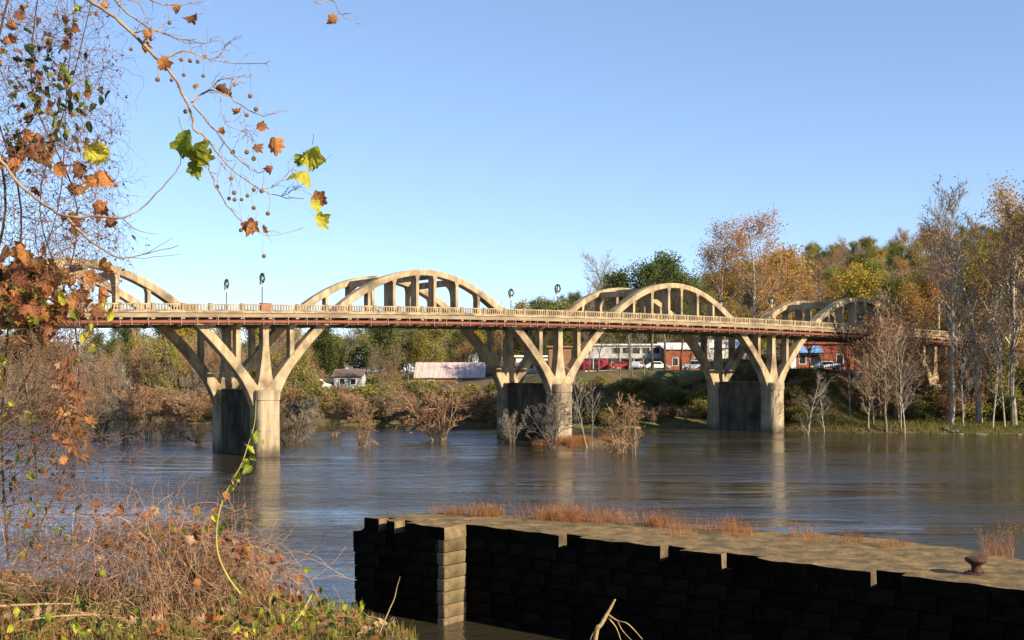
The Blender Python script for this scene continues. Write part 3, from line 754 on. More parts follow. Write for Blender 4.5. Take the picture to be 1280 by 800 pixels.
# columns of the picture where buildings and cars must stay in view, with the photo row that trees in front may not exceed
CLEAR = [(508, 645, 200, 470), (405, 455, 205, 478), (728, 885, 200, 468), (640, 735, 210, 470), (990, 1075, 196, 462)]
def allowed(X, Y, z, h, w_):
    lx, lv = blocal(X, Y)
    if X0 < lx < X1+4 and -3.5 < lv < 15 and h > 3.0: return False
    px = pxof(X, Y); hw = w_*F/Y
    for a, b, yb, row in CLEAR:
        if Y < yb and px+hw > a and px-hw < b and pyof(z+h, Y) < row: return False
    return True
LAND = [('the small grey house', 417, 205), ('the tin-roofed house', 560, 206), ('the shingled house', 625, 209), ('the brown brick building', 700, 214), ('the grey storefront', 770, 218), ('the red brick shop', 858, 212), ('the white cottage', 910, 226),
        ('the blue awnings', 1020, 197), ('the big spreading sycamore', 945, 236), ('the tallest bare tree', 1224, 152), ('the golden tree', 1078, 214), ('the last bridge pier', 1172, 172), ('the first pier', 333, 110), ('the flooded pale sapling', 153, 128)]
def nearest(X, Y): return min(LAND, key=lambda l: ((l[1]-640)/F*l[2]-X)**2+(l[2]-Y)**2)[0]
def scatter(n, x0, x1, d0, d1, mix, hr, where, far=False, wid=.28):
    k = 0; tries = 0
    while k < n and tries < n*30:
        tries += 1
        px = rt.uniform(x0, x1) if not far else lerp(x0, x1, ((k*7919) % n+rt.random())/n); d = rt.uniform(d0, d1)
        Y = 165+d
        for _ in range(4): X = (px-640)/F*Y; Y = shore(X)+d
        X = (px-640)/F*Y; kind = pick(mix); h = rt.uniform(*hr)*(1.35 if kind == 'pine' else 1)
        z = far_h(X, Y)
        if z < .2 or not allowed(X, Y, z, h, wid*h): continue
        if Y > 180 and any(abs(X-bxx) < bw_ and abs(Y-byy) < bd_ for bxx, byy, bw_, bd_ in FOOT): continue
        t_ = (h/(1.35 if kind == 'pine' else 1)-hr[0])/(hr[1]-hr[0]); size = 'low' if t_ < .33 else ('mid-height' if t_ < .67 else 'tall')
        if far: o = place_far(kind, X, Y, h, where)
        else: o = place(kind, X, Y, h, where, z=z)
        o['label'] = size+' '+LOOK[kind].replace('tall ', '')+' '+SHORT.get(where, where)+', nearest '+nearest(X, Y)
        k += 1
# ------------------------------------------------------------------ buildings, cars
FOOT = []
def rects_on(parent, rects, y, wall_m='glass', depth=.06):
    for x0, x1, z0, z1 in rects:
        wmb = MB()
        for a, b, c, d in ((x0-.08, x1+.08, z0-.08, z0), (x0-.08, x1+.08, z1, z1+.08), (x0-.08, x0, z0, z1), (x1, x1+.08, z0, z1)): wmb.box(a, b, y-depth, y+.02, c, d)
        wo = wmb.build('window', M['trim'], parent)
        MB().box(x0, x1, y-.025, y+.01, z0, z1).build('pane', M[wall_m], wo)
def building(name, label, px0, px1, Y, z0, z1, depth, wall, roof='flat', roofm='roof_white', wins=(), rz=0.0, rise=2.5, over=.4):
    xa, xb = (px0-640)/F*Y, (px1-640)/F*Y; cx = (xa+xb)/2; hw = (xb-xa)/2
    b = empty(name, (cx, Y, z0), rz); tag(b, label, 'building'); FOOT.append((cx, Y+depth/2, hw+3, depth/2+4))
    H = z1-z0
    MB().box(-hw, hw, 0, depth, -3, H).build('wall', M[wall], b)
    rm = MB()
    if roof == 'flat': rm.box(-hw-over, hw+over, -over, depth+over, H+.01, H+.35)
    elif roof == 'gable':   # ridge along x
        rm.prism([(-over, H+.02), (depth/2, H+rise), (depth+over, H+.02), (depth+over, H+.2), (depth/2, H+rise+.2), (-over, H+.2)], 'x', -hw-over, hw+over)
        gp_ = MB(); 
        for s in (-1, 1): gp_.prism([(0, H), (depth/2, H+rise*.97), (depth, H)], 'x', s*hw-.02*s, s*hw-.2*s)
        gp_.build('gable', M[wall], b)
    elif roof == 'shed': rm.prism([(-over, H+.02), (depth+over, H+rise), (depth+over, H+rise+.2), (-over, H+.22)], 'x', -hw-over, hw+over)
    o = rm.build('roof', M[roofm], b); fixnormals(o.data)
    if roofm == 'tin':
        for k in np.arange(-hw, hw, 1.1):
            s = MB(); s.prism([(-over-.02, H+.2), (depth/2, H+rise+.2), (depth/2, H+rise+.26), (-over-.02, H+.26)], 'x', k-.04, k+.04); q = s.build('roof_seam', M['tin'], o)
    rects_on(b, wins, 0)
    return b, hw, H
bd, hw, H = building('tin_roofed_house', 'long house with faded pinkish tin gable roof above the bank', 520, 604, 206, 4.0, 6.6, 9, 'brown_brick', 'gable', 'tin', [(-4, -2.8, 1, 2.2), (1, 2.2, 1, 2.2)], rise=2.7)
building('shingled_house', 'low house with dark brown shingle roof beside the tin-roofed house', 600, 648, 209, 5.0, 7.3, 8, 'brown_brick', 'gable', 'roof_dark', [(-1.5, -.5, .8, 1.8), (.8, 1.8, .8, 1.8)], rise=2.0)
building('small_house', 'small grey house with dark roof among trees across the river', 418, 452, 205, 4.6, 6.9, 6, 'grey_wall', 'gable', 'roof_dark', [(-1.5, -.6, .9, 1.9), (.5, 1.4, .9, 1.9)], rise=1.2)
building('cream_store', 'low cream building seen through the pier with the islet', 645, 722, 224, 7.4, 10.6, 8, 'white_wall', 'flat', 'roof_white', [(-4, -2.6, .9, 2.2), (-1, .6, .9, 2.2), (2.2, 3.6, .9, 2.2)])
building('brown_brick_store', 'brown brick building seen between the posts of the bridge pier', 686, 714, 214, 7.4, 12.3, 6, 'brown_brick', 'flat', 'brown_brick', [(-1.0, -.2, 1, 2.4)])
gb, hw, H = building('grey_storefront', 'long grey storefront with a white upper storey behind the parked cars', 722, 842, 218, 8.0, 10.3, 10, 'grey_wall', 'flat', 'grey_wall', [], over=.8)
up_ = MB().box(-hw+.4, hw-.4, .3, 9.6, H+.36, H+2.5).build('upper_storey', M['grey_wall'], gb)
rects_on(gb, [(k, k+1.5, H+.9, H+2.1) for k in np.arange(-2.5, hw-2, 1.9)], .3)
MB().box(-hw, hw, -.1, 9.9, H+2.51, H+2.8).build('upper_roof', M['roof_white'], gb)
for k in np.arange(-hw+.3, hw, 2.6): MB().box(k, k+.18, -.7, -.52, 0, H).build('porch_post', M['grey_wall'], gb)
for k in (-7, -4.1, -1.2, 1.7, 4.6): MB().box(k, k+1.9, -.05, .02, .1, 2.0).build('shop_opening', M['glass'], gb)
building('red_brick_shop', 'bright red brick shop with pale sloping roof beside the parked van', 832, 884, 212, 8.0, 11.9, 9, 'redbrick', 'shed', 'roof_white', [(-2.6, -1.6, .9, 2.3), (1.4, 2.4, .9, 2.3)], rise=1.3)
rbk, hw, H = building('red_brick_restaurant', 'wide red brick building with blue awnings under the bridge', 992, 1078, 197, 8.2, 12.6, 10, 'redbrick', 'flat', 'redbrick', [(-5.0, -3.9, 1.0, 2.6), (-3.1, -1.3, .6, 2.6), (1.5, 2.6, 1.0, 2.6)])
for x0_, x1_ in ((-5.2, -3.7), (-3.4, -1.0)):
    aw = MB(); aw.prism([(0, 2.9), (-1.1, 2.9), (-1.1, 3.1), (-.15, 4.15), (0, 4.15)], 'x', x0_+.0, x1_)
    cx = (x0_+x1_)/2
    aw.v = [(lerp(x, cx, .55 if z > 4 else 0), y, z) for x, y, z in aw.v]
    fixnormals(aw.build('awning', M['awning'], rbk).data)
MB().box(-6.5, -5.6, -.06, .05, .05, 2.3).build('door', M['trim'], rbk)
building('white_cottage', 'white cottage behind the pier standing at the far shore', 884, 935, 226, 8.6, 12.4, 7, 'white_wall', 'gable', 'roof_white', [(-2.5, -1.6, 1, 2.3), (.8, 1.8, 1, 2.3)], rise=1.6)
def car(label, x, y, z, rz, paint, van=False):
    c = empty('parked_car', (x, y, z), rz); tag(c, label, 'car')
    prof = [(-2.2, .32), (-2.25, .62), (-2.1, .86), (-1.75, .92), (-1.15, 1.42), (.35, 1.45), (1.0, .95), (1.95, .82), (2.2, .6), (2.2, .32)] if not van else \
           [(-2.3, .32), (-2.35, .9), (-2.25, 1.75), (-2.1, 1.85), (.7, 1.85), (1.35, 1.12), (2.15, .98), (2.3, .7), (2.3, .32)]
    mb = MB(); mb.prism(prof, 'y', -.84, .84); me = bevel(fixnormals(mb.mesh('body', paint)), .07, 2); link('body', me, c)
    for s in (-1, 1):
        wmb = MB()
        wp = [(-1.5, .96), (-1.1, 1.34), (.3, 1.37), (.8, .96)] if not van else [(-1.9, 1.1), (-1.9, 1.65), (.6, 1.65), (1.05, 1.1)]
        wmb.prism(wp, 'y', s*.82, s*.855); fixnormals(wmb.build('side_window', M['glass'], c).data)
        for xw in (-1.35, 1.4):
            wh = MB(); rings = []
            for yy, rr2 in ((.74, .31), (.76, .335), (.90, .335), (.92, .31)): rings.append([(xw+rr2*math.cos(a*.5236), s*yy, .33+rr2*math.sin(a*.5236)) for a in range(12)])
            wh.ring_loft(rings); wo = wh.build('wheel', M['tyre'], c); fixnormals(wo.data)
            rm = MB(); rm.ring_loft([[(xw+.2*math.cos(a*.628), s*yy, .33+.2*math.sin(a*.628)) for a in range(10)] for yy in (.88, .935)]); fixnormals(rm.build('rim', M['rim'], wo).data)
        MB().box(2.15, 2.235, s*.62-.16, s*.62+.16, .6, .74).build('headlight', M['lightlens'], c)
    wsx = MB(); a, b = ((.45, 1.40), (.98, 1.0)) if not van else ((.78, 1.78), (1.32, 1.2))
    o = len(wsx.v); wsx.v += [(a[0]+.05, -.7, a[1]), (a[0]+.05, .7, a[1]), (b[0]+.03, .76, b[1]), (b[0]+.03, -.76, b[1])]; wsx.face((0, 3, 2, 1)); wsx.build('windscreen', M['glass'], c)
TZ = 8.0
def ppx(px, Y): return (px-640)/F*Y
for lab, px, Y, rz, p, van in (('red car parked before the grey storefront', 775, 203, .1, 'car_red', False), ('silver hatchback parked beside the red car', 797, 201, 1.2, 'car_silver', False),
        ('white car parked before the red brick shop', 822, 200, .05, 'car_white', False), ('silver van parked at the corner of the red brick shop', 868, 199, 3.1, 'car_silver', True),
        ('dark blue car at the retaining wall by the shore pier', 893, 197, .2, 'car_blue', False)):
    X = ppx(px, Y); car(lab, X, Y, far_h(X, Y), rz, M[p], van)
X = ppx(398, 199); car('white car parked by the small house among trees', X, 199, far_h(X, 199)+.0, .1, M['car_white'], True)
X = ppx(1035, 191); car('white car parked below the blue awnings', X, 191, far_h(X, 191), .1, M['car_white'], False)
for px, lab in ((731, 'red metal dumpster with lid nearest the brown brick building'), (752, 'red metal dumpster beside the red car')):
    X = ppx(px, 205); d = empty('dumpster', (X, 205, far_h(X, 205))); tag(d, lab, 'dumpster')
    b = MB(); b.prism([(-1.0, 0), (-1.15, 1.5), (1.15, 1.7), (1.0, 0)], 'y', -.8, .8); fixnormals(b.build('bin', M['dumpster'], d).data)
    MB().box(-1.2, 1.2, -.85, .85, 1.71, 1.8).build('lid', M['dumpster'], d)
for k, (pa, pb, Yw, lab) in enumerate(((732, 805, 188, 'pale retaining wall along the car park edge'), (1000, 1062, 182, 'pale retaining wall below the building with blue awnings'))):
    xa, xb = ppx(pa, Yw), ppx(pb, Yw); zt = (8.0 if k == 0 else 6.9)
    rw = empty('retaining_wall', ((xa+xb)/2, Yw, zt)); tag(rw, lab, 'wall'); hw = (xb-xa)/2
    MB().box(-hw, hw, 0, .5, -2.5, -.15).build('wall', M['wallstone'], rw); MB().box(-hw-.1, hw+.1, -.1, .6, -.148, .05).build('coping', M['wallstone'], rw)
# utility pole
X = ppx(627, 215); up0 = empty('utility_pole', (X, 215, far_h(X, 215))); tag(up0, 'wooden utility pole seen between the posts of the middle pier', 'pole')
MB().lathe([(.16, -.5), (.12, 11)], 8).build('pole', M['bark'], up0); MB().box(-1.1, 1.1, -.06, .06, 10, 10.2).build('crossarm', M['bark'], up0)
for k in (-.9, 0, .9): MB().lathe([(.05, 10.2), (.07, 10.28), (.04, 10.4)], 6).build('insulator', M['globe'], up0, loc=(k, 0, 0))

# ------------------------------------------------------------------ vegetation across the river
WL = 'in the wood across the river'
scatter(125, -120, 640, 8, 42, {'bare': 4, 'baregrey': 2, 'russet': 3, 'olive': 1.2, 'sapling': .6, 'orange': .4}, (6, 11), WL)
scatter(75, -120, 520, 40, 120, {'green': 3, 'olive': 3, 'bare': 2, 'pine': .8, 'baregrey': 1.5, 'gold': .5}, (9, 14), 'deeper in the wood across the river')
WS = 'along the wooded waterline across the river'
scatter(150, -120, 735, -1.5, 10, {'shrub': 4, 'redshrub': 3, 'greyshrub': 2, 'oliveshrub': .6}, (2.4, 4.8), WS)
scatter(75, 380, 740, 8, 34, {'shrub': 3, 'redshrub': 2, 'oliveshrub': 3}, (2.2, 3.8), 'on the slope below the tin-roofed house')
scatter(42, 440, 900, 60, 140, {'olive': 3, 'bare': 3, 'baregrey': 2, 'gold': 1, 'green': 1.5}, (9, 14), 'behind the houses across the river')
scatter(190, 728, 1010, 0, 26, {'oliveshrub': 5, 'shrub': 3, 'greyshrub': 1.5, 'redshrub': 1}, (1.1, 2.7), 'on the steep bank below the car park', wid=.4)
scatter(130, 728, 1000, 6, 24, {'oliveshrub': 4, 'shrub': 4, 'redshrub': 2, 'greyshrub': 1}, (.7, 1.4), 'on the steep bank below the car park', wid=.4)
scatter(36, 990, 1330, 12, 45, {'shrub': 2, 'redshrub': 3, 'oliveshrub': 1.5}, (2.5, 4.5), 'behind the grassy flat by the bridge end')
scatter(46, 1085, 1400, 14, 60, {'bare': 3, 'russet': 3, 'orange': 2, 'olive': 1, 'sapling': 2}, (8, 15), 'behind the grassy flat by the bridge end')
scatter(24, 1090, 1400, 55, 90, {'orange': 3, 'gold': 1.5, 'green': 1.5, 'olive': 1.5}, (11, 16), 'behind the grassy flat by the bridge end')
HW = 'on the wooded hill behind the town'
HM = {'orange': 1.6, 'bare': 3.5, 'baregrey': 3.2, 'olive': 3.4, 'green': 2.0, 'gold': .6, 'russet': 2}
scatter(250, 560, 1420, 85, 180, HM, (8, 12), HW, far=True)
scatter(330, 600, 1450, 170, 260, HM, (8, 11), HW, far=True)
scatter(190, 600, 1450, 260, 400, HM, (8, 11), HW, far=True)
scatter(60, 380, 800, 120, 330, {'bare': 3, 'green': 3, 'olive': 2, 'pine': 1}, (10, 15), 'on the low rise behind the houses', far=True)

# ------------------------------------------------------------------ hero trees across the river
proto('wetshrub', 'bare_brown_shrub', 'twig', 'twig_red', 'lf_russet', .14, H=4.2, r0=.06, crown0=.05, stems=6, nb=(16, 8, 6), ln=(.42, .5, .6), tw=.011, leaves=130, lspread=.2, up=.04, wig=.2)
LOOK['wetshrub'] = 'bare brown shrub'
proto('sycamore', 'sycamore_tree', 'bark_pale', 'twig', 'lf_orange', .27, H=27, r0=.42, crown0=.22, nb=(20, 9, 6), ln=(.40, .42, .5), tw=.026, leaves=8500, lspread=.75, up=.07, ang=(.75, .7, .8), shape=.55)
proto('tallbare', 'tall_bare_tree', 'bark_mid', 'twig_grey', 'lf_orange', .3, H=32, r0=.40, crown0=.40, nb=(16, 9, 7), ln=(.27, .46, .5), tw=.024, leaves=350, lspread=.5, up=.11, ang=(.65, .7, .8), shape=.5)
LOOK['sycamore'] = 'sycamore'; LOOK['tallbare'] = 'tall bare tree'
def hero(kind, px, Y, ytop, label, var=0, z=None, rot=None):
    X = ppx(px, Y); z = far_h(X, Y) if z is None else z; h = CAMZ+(HOR-ytop)*Y/F-z
    return place(kind, X, Y, h, '', label, z, rot, var)
hero('sycamore', 945, 236, 284, 'big spreading orange sycamore rising behind the bridge near the shore pier', 0)
hero('sycamore', 905, 250, 305, 'smaller orange sycamore standing left behind the big spreading one', 1)
hero('orange', 985, 243, 318, 'orange tree filling in beside the big spreading sycamore', 2)
hero('tallbare', 1224, 152, 238, 'tallest bare grey-trunked tree on the grassy flat', 0)
hero('tallbare', 1188, 150, 268, 'pale leaning sycamore with white trunk on the grassy flat', 1, rot=2.6)
hero('tallbare', 1268, 150, 268, 'tall bare tree beside the tallest one on the grassy flat', 2)
hero('sycamore', 1262, 158, 272, 'broad orange-leaved sycamore behind the tallest bare tree', 2)
hero('sycamore', 1172, 196, 300, 'orange-leaved sycamore behind the pale leaning sycamore', 0, rot=1.0)
hero('tallbare', 1300, 147, 275, 'bare tree at the water beyond the tall trees', 1)
hero('pine', 786, 188, 338, 'slim dark-trunked pine before the grey storefront', 1)
hero('pine', 816, 189, 328, 'broad dark pine crown rising above the third arch', 0)
hero('pine', 832, 187, 334, 'dark-trunked pine beside the white car', 2)
hero('pine', 851, 190, 342, 'dark-trunked pine before the red brick shop', 1)
hero('green', 835, 266, 332, 'round evergreen beside the broad dark pine above the third arch', 1)
hero('baregrey', 762, 262, 322, 'fine bare tree beside the dark pine above the third arch', 0)
hero('baregrey', 742, 268, 332, 'smaller bare tree beside the fine bare one by the pine', 1)
hero('gold', 1078, 214, 345, 'golden tree behind the last visible arch', 1)
hero('gold', 1050, 218, 350, 'yellow-leaved tree behind the last visible arch', 0)
hero('russet', 1118, 158, 388, 'russet bare tree hiding the end of the bridge deck', 0)
hero('russet', 1098, 160, 402, 'smaller russet bare tree before the end of the bridge deck', 1)
hero('bare', 1138, 163, 400, 'brown bare tree before the last bridge pier', 2)
hero('sycamore', 1380, 142, 215, 'large orange sycamore farthest along the grassy flat', 0)
for k_, (px_, Y_, yt_) in enumerate(((1092, 150, 398), (1108, 148, 404), (1124, 152, 392), (1205, 152, 400), (1214, 158, 385), (1100, 165, 384))):
    hero(('russet', 'bare', 'russet', 'bare')[k_ % 4], px_, Y_, yt_, ('russet' if k_ % 2 == 0 else 'brown')+' bare tree in the row screening the bridge end, '+('one of the taller' if yt_ < 393 else 'one of the lower'), k_ % 3)['group'] = 'bare trees screening the bridge end'
for k_ in range(17):
    px_ = (736, 748, 764, 775, 790, 806, 842, 862, 875, 888, 905, 996, 1012, 1026, 1040, 1052, 1068)[k_]; Y_ = R.uniform(176, 194)
    hero(('bare', 'baregrey', 'sapling')[k_ % 3], px_, Y_, R.uniform(405, 440), 'thin leafless tree on the terrace edge before the town buildings', k_ % 3)['group'] = 'thin leafless trees on the terrace edge'
hero('bare', 1062, 157, 428, 'thin brown bare tree on the shore before the blue awnings', 0)
for px, Y, yt, lab in ((1008, 146.5, 462, 'slender white sapling standing at the water beside the shore pier'), (1031, 150, 470, 'short pale sapling behind the white sapling by the shore pier'), (1131, 147, 415, 'pale multi-branched sapling leaning over the water before the russet trees'),
        (1126, 148, 430, 'thin pale sapling beside the multi-branched one at the water'), (1241, 146, 380, 'slender pale sapling at the water before the tallest bare tree'), (1256, 147, 368, 'pale sapling with fine twigs at the water right before the tall trees'),
        (1204, 148, 400, 'thin pale sapling at the foot of the leaning sycamore'), (1086, 149, 440, 'thin pale sapling on the grassy shore beside the russet trees')):
    hero('sapling', px, Y, yt, lab, R.randrange(3))

# ------------------------------------------------------------------ islet at the middle pier and flooded shrubs
isl = MB(); nr, ns_ = 8, 40
for i in range(nr+1):
    for j in range(ns_):
        a = 2*math.pi*j/ns_; q = i/nr*(1+.18*noise.noise((math.cos(a)*1.5, math.sin(a)*1.5, 5)))
        isl.v.append((8.2+6.2*q*math.cos(a), 126.8+4.0*q*math.sin(a), .55-.95*(i/nr)**2+.1*noise.noise((q*4*math.cos(a), q*4*math.sin(a), 1))))
for i in range(nr):
    for j in range(ns_):
        a = i*ns_+j; b = i*ns_+(j+1) % ns_; isl.face((a, a+ns_, b+ns_, b))
tag(isl.build('islet', M['soil'], smooth=True), kind='structure')
ig = [grass_clump(160, .9, .7, 31, .4, .014).mesh('dry_grass_clump', M['drygrass']), grass_clump(120, .6, .8, 32, .5, .014).mesh('dry_grass_clump', M['drygrass'])]
for k in range(30):
    a = R.uniform(0, 6.28); q = math.sqrt(R.random())*.9; p = (8.2+6*q*math.cos(a), 126.8+3.7*q*math.sin(a), .45-.9*q*q)
    tag(link('dry_grass_clump', ig[k % 2], None, p, (0, 0, R.uniform(0, 6)), R.uniform(.8, 1.2)), 'clump of straw-coloured grass on the islet at the middle pier', 'grass clump', 'grass clumps on the islet')
def wet(kind, px, ybase, ytop, label, var=0, z=None):
    zb = 0 if z is None else z
    Y = (CAMZ-zb)*F/(ybase-HOR); h = (ybase-ytop)*Y/F*(1.3 if kind == 'wetshrub' else 1)
    o = place(kind, ppx(px, Y), Y, h, '', label, zb-.1, None, var, wide=1.0)
    o.rotation_euler.x = rt.gauss(0, .16); o.rotation_euler.y = rt.gauss(0, .16); o.scale.x *= rt.uniform(.7, 1.3); return o
wet('sapling', 733, 556, 462, 'white-limbed sapling growing on the islet', 0, .3)
wet('sapling', 740, 557, 480, 'leaning pale sapling beside the white-limbed one on the islet', 2, .3)
wet('greyshrub', 690, 556, 492, 'bare grey shrub against the round column of the middle pier', 0, .3)
wet('greyshrub', 640, 553, 505, 'bare pale shrub in the water before the dark web of the middle pier', 1)
wet('wetshrub', 790, 566, 496, 'spreading brown shrub at the tip of the islet', 1, .1)
wet('wetshrub', 775, 562, 515, 'low brown shrub behind the spreading one at the islet tip', 2, .1)
for kind, px, yb, yt, lab in (('wetshrub', 452, 559, 506, 'rounded brown shrub standing in the flooded river'), ('darkshrub', 544, 552, 522, 'small dark gnarled shrub standing in open water'), ('wetshrub', 549, 550, 485, 'slender brown shrub rising behind the small gnarled one'),
        ('darkshrub', 360, 556, 506, 'dark gnarled shrub in the water beside the first pier column'), ('greyshrub', 372, 552, 490, 'grey bare shrub behind the dark gnarled one by the first pier'), ('darkshrub', 250, 557, 524, 'dark gnarled shrub in the water left of the dark pier web'),
        ('wetshrub', 418, 545, 508, 'small russet shrub in the water behind the rounded brown one'), ('sapling', 153, 553, 470, 'bare twiggy sapling with pale stem standing in the flood'), ('wetshrub', 158, 553, 500, 'russet shrub round the foot of the pale flooded sapling'),
        ('wetshrub', 205, 549, 515, 'russet flooded shrub between the pale sapling and the pier'), ('wetshrub', 186, 547, 498, 'taller russet flooded shrub beside the pale sapling'), ('darkshrub', 92, 566, 500, 'dark flooded thicket shrub seen through the hanging vines'), ('greyshrub', 126, 548, 488, 'grey flooded shrub behind the hanging vines'),
        ('wetshrub', 225, 545, 510, 'low russet flooded shrub just left of the dark pier web')):
    wet(kind, px, yb, yt, lab, R.randrange(3))
# grass on the shore flat
gb_ = MB(); rgz = random.Random(77)
for _ in range(26000):
    px = rgz.uniform(960, 1330); Y = rgz.uniform(141, 172); X = ppx(px, Y); d = Y-shore(X)
    if d < -.5 or d > 24: continue
    z = far_h(X, Y); h = rgz.uniform(.2, .6); a = rgz.uniform(0, 6.28); wv = (math.cos(a)*.05, math.sin(a)*.05); o = len(gb_.v)
    gb_.v += [(X-wv[0], Y-wv[1], z-.05), (X+wv[0], Y+wv[1], z-.05), (X+rgz.gauss(0, .12), Y+rgz.gauss(0, .12), z+h)]; gb_.face((o, o+1, o+2))
tag(gb_.build('shore_grass', M['tallgrass']), 'yellow-green grass on the flat shore beside the bridge', 'grass', kind='stuff')
ro = random.Random(8)
def rock_mesh(seed):
    bm = bmesh.new(); bmesh.ops.create_icosphere(bm, subdivisions=2, radius=1)
    for v in bm.verts: v.co *= 1+.35*noise.noise(v.co*1.2+Vector((seed, 0, 0)))
    me = bpy.data.meshes.new('rock'); bm.to_mesh(me); bm.free(); me.materials.append(M['bark']); return me
rocks = [rock_mesh(k*3.3) for k in range(3)]
for k in range(16):
    px = ro.choice((ro.uniform(740, 900), ro.uniform(930, 965), ro.uniform(1180, 1280))); Y = 150
    for _ in range(4): X = ppx(px, Y); Y = shore(X)+ro.uniform(-1.2, 1.5)
    tag(link('rock', rocks[k % 3], None, (X, Y, max(0, far_h(X, Y))), (0, 0, ro.uniform(0, 6)), (ro.uniform(.3, 1.0), ro.uniform(.3, .6), ro.uniform(.12, .3))), 'grey rock at the far waterline', 'rock', 'rocks at the far waterline')

# ------------------------------------------------------------------ foreground leaves
def leaf_mesh(seed, m, lobed=True):
    r = random.Random(seed); mb = MB()
    if lobed:
        prof = [(0, -.40), (.14, -.44), (.36, -.38), (.42, -.26), (.34, -.18), (.50, -.10), (.58, .06), (.44, .10), (.33, .16), (.36, .30), (.30, .38), (.16, .32), (.10, .48), (0, .60)]
    else:
        prof = [(0, -.5), (.2, -.42), (.33, -.2), (.33, .05), (.2, .32), (0, .58)]
    full = [(x, y) for x, y in prof]+[(-x, y) for x, y in reversed(prof[1:-1])]
    cup = r.uniform(.2, 1.0); tw = r.uniform(-1.0, 1.0); curl = r.uniform(-1.0, 1.0)
    def z(x, y): return cup*abs(x)*.8+curl*y*y+tw*x*y+r.uniform(-.03, .03)
    full = [(x*r.uniform(.78, 1.12), y*r.uniform(.86, 1.1)) for x, y in full]
    mb.v.append((0, -.1, 0)); n = len(full)
    for x, y in full: mb.v.append((x*(1-.25*cup), y, z(x, y)))
    inner = [(x*.5, y*.5-.05) for x, y in full]
    for x, y in inner: mb.v.append((x, y, z(x, y)*.6))
    for i in range(n):
        j = (i+1) % n
        mb.face((1+i, 1+j, 1+n+j, 1+n+i)); mb.face((1+n+i, 1+n+j, 0))
    mb.tube([Vector((0, -.38, .0)), Vector((.02, -.6, .05)), Vector((.05, -.85, .02))], .012, 3)
    return mb.mesh('leaf', M[m])
LEAF = {}
for c in ('L_orange', 'L_brown', 'L_yellow', 'L_green', 'L_dark', 'L_tan'):
    for lob in (True, False): LEAF[c, lob] = [leaf_mesh(k*7+len(c)+(50 if lob else 0), c, lob) for k in range(8)]
rl = random.Random(99)
def add_leaf(parent, p, size, c, lobed=True, hang=.6, face=None):
    # size = leaf length in metres; leaves mostly hang with the blade turned to any side
    rx = rl.gauss(math.pi/2, .45) if face is None else face; rz = rl.uniform(-.9, .9)+rl.choice((0, math.pi))
    e = Matrix.Rotation(rz, 3, 'Z') @ Matrix.Rotation(rx, 3, 'X') @ Matrix.Rotation(math.pi+rl.gauss(0, .7), 3, 'Z')
    return link('leaf', rl.choice(LEAF[c, lobed]), parent, p-parent.location, e.to_euler(), size*.9)
def px2m(px, Y): return px*Y/F

# ------------------------------------------------------------------ sycamore hanging over the bank
YB = 6.8; K5 = 450/1091
def c5(x, y, Y=YB): return W(x*K5, y*K5, Y)
syc = empty('sycamore_tree', (-5.2, 6.5, near_h(-5.2, 6.5))); tag(syc, 'overhanging sycamore with bare branch, seed balls and last leaves', 'tree')
def smooth_path(pts, sub=4):
    out = []
    for i in range(len(pts)-1):
        p0 = pts[max(i-1, 0)]; p1 = pts[i]; p2 = pts[i+1]; p3 = pts[min(i+2, len(pts)-1)]
        for k in range(sub):
            t = k/sub; out.append(.5*((2*p1)+(p2-p0)*t+(2*p0-5*p1+4*p2-p3)*t*t+(3*p1-p0-3*p2+p3)*t**3))
    out.append(pts[-1]); return out
trk = MB(); base = syc.location
tpts = [Vector((0, 0, -.3)), Vector((.05, .05, 1.5)), Vector((.1, .0, 3.2)), Vector((.35, .1, 4.6)), Vector((.6, .2, 6))]
trk.tube(smooth_path(tpts, 3), [.24-.016*i for i in range(13)], 10); trk.build('trunk', M['bark_pale'], syc, True)
limb = MB()
def limb_px(lst, r0_, r1_, k=6, pre=None, yd=0.0, jit=.05, mbx=limb, tw=0):
    pts = [c5(x, y, YB+yd*i/len(lst)+rl.uniform(-jit, jit)) for i, (x, y) in enumerate(lst)]
    if pre is not None: pts = pre+pts
    pts = smooth_path([p-base for p in pts], 4)
    pts = [p+Vector((rl.gauss(0, .0025), rl.gauss(0, .003), rl.gauss(0, .0025))) for p in pts]
    n = len(pts); mbx.tube(pts, [lerp(r0_, r1_, i/(n-1))*rl.uniform(.9, 1.12) for i in range(n)], k); return pts
twg = MB()
root_pt = base+Vector((.35, .1, 4.6))
main = limb_px([(150, -60), (265, 0), (330, 40), (400, 100), (455, 155), (520, 225), (560, 295), (580, 345), (588, 392), (620, 412), (665, 470), (700, 510), (745, 545), (790, 575), (850, 595), (920, 603)], .0135, .002, 6, [root_pt])
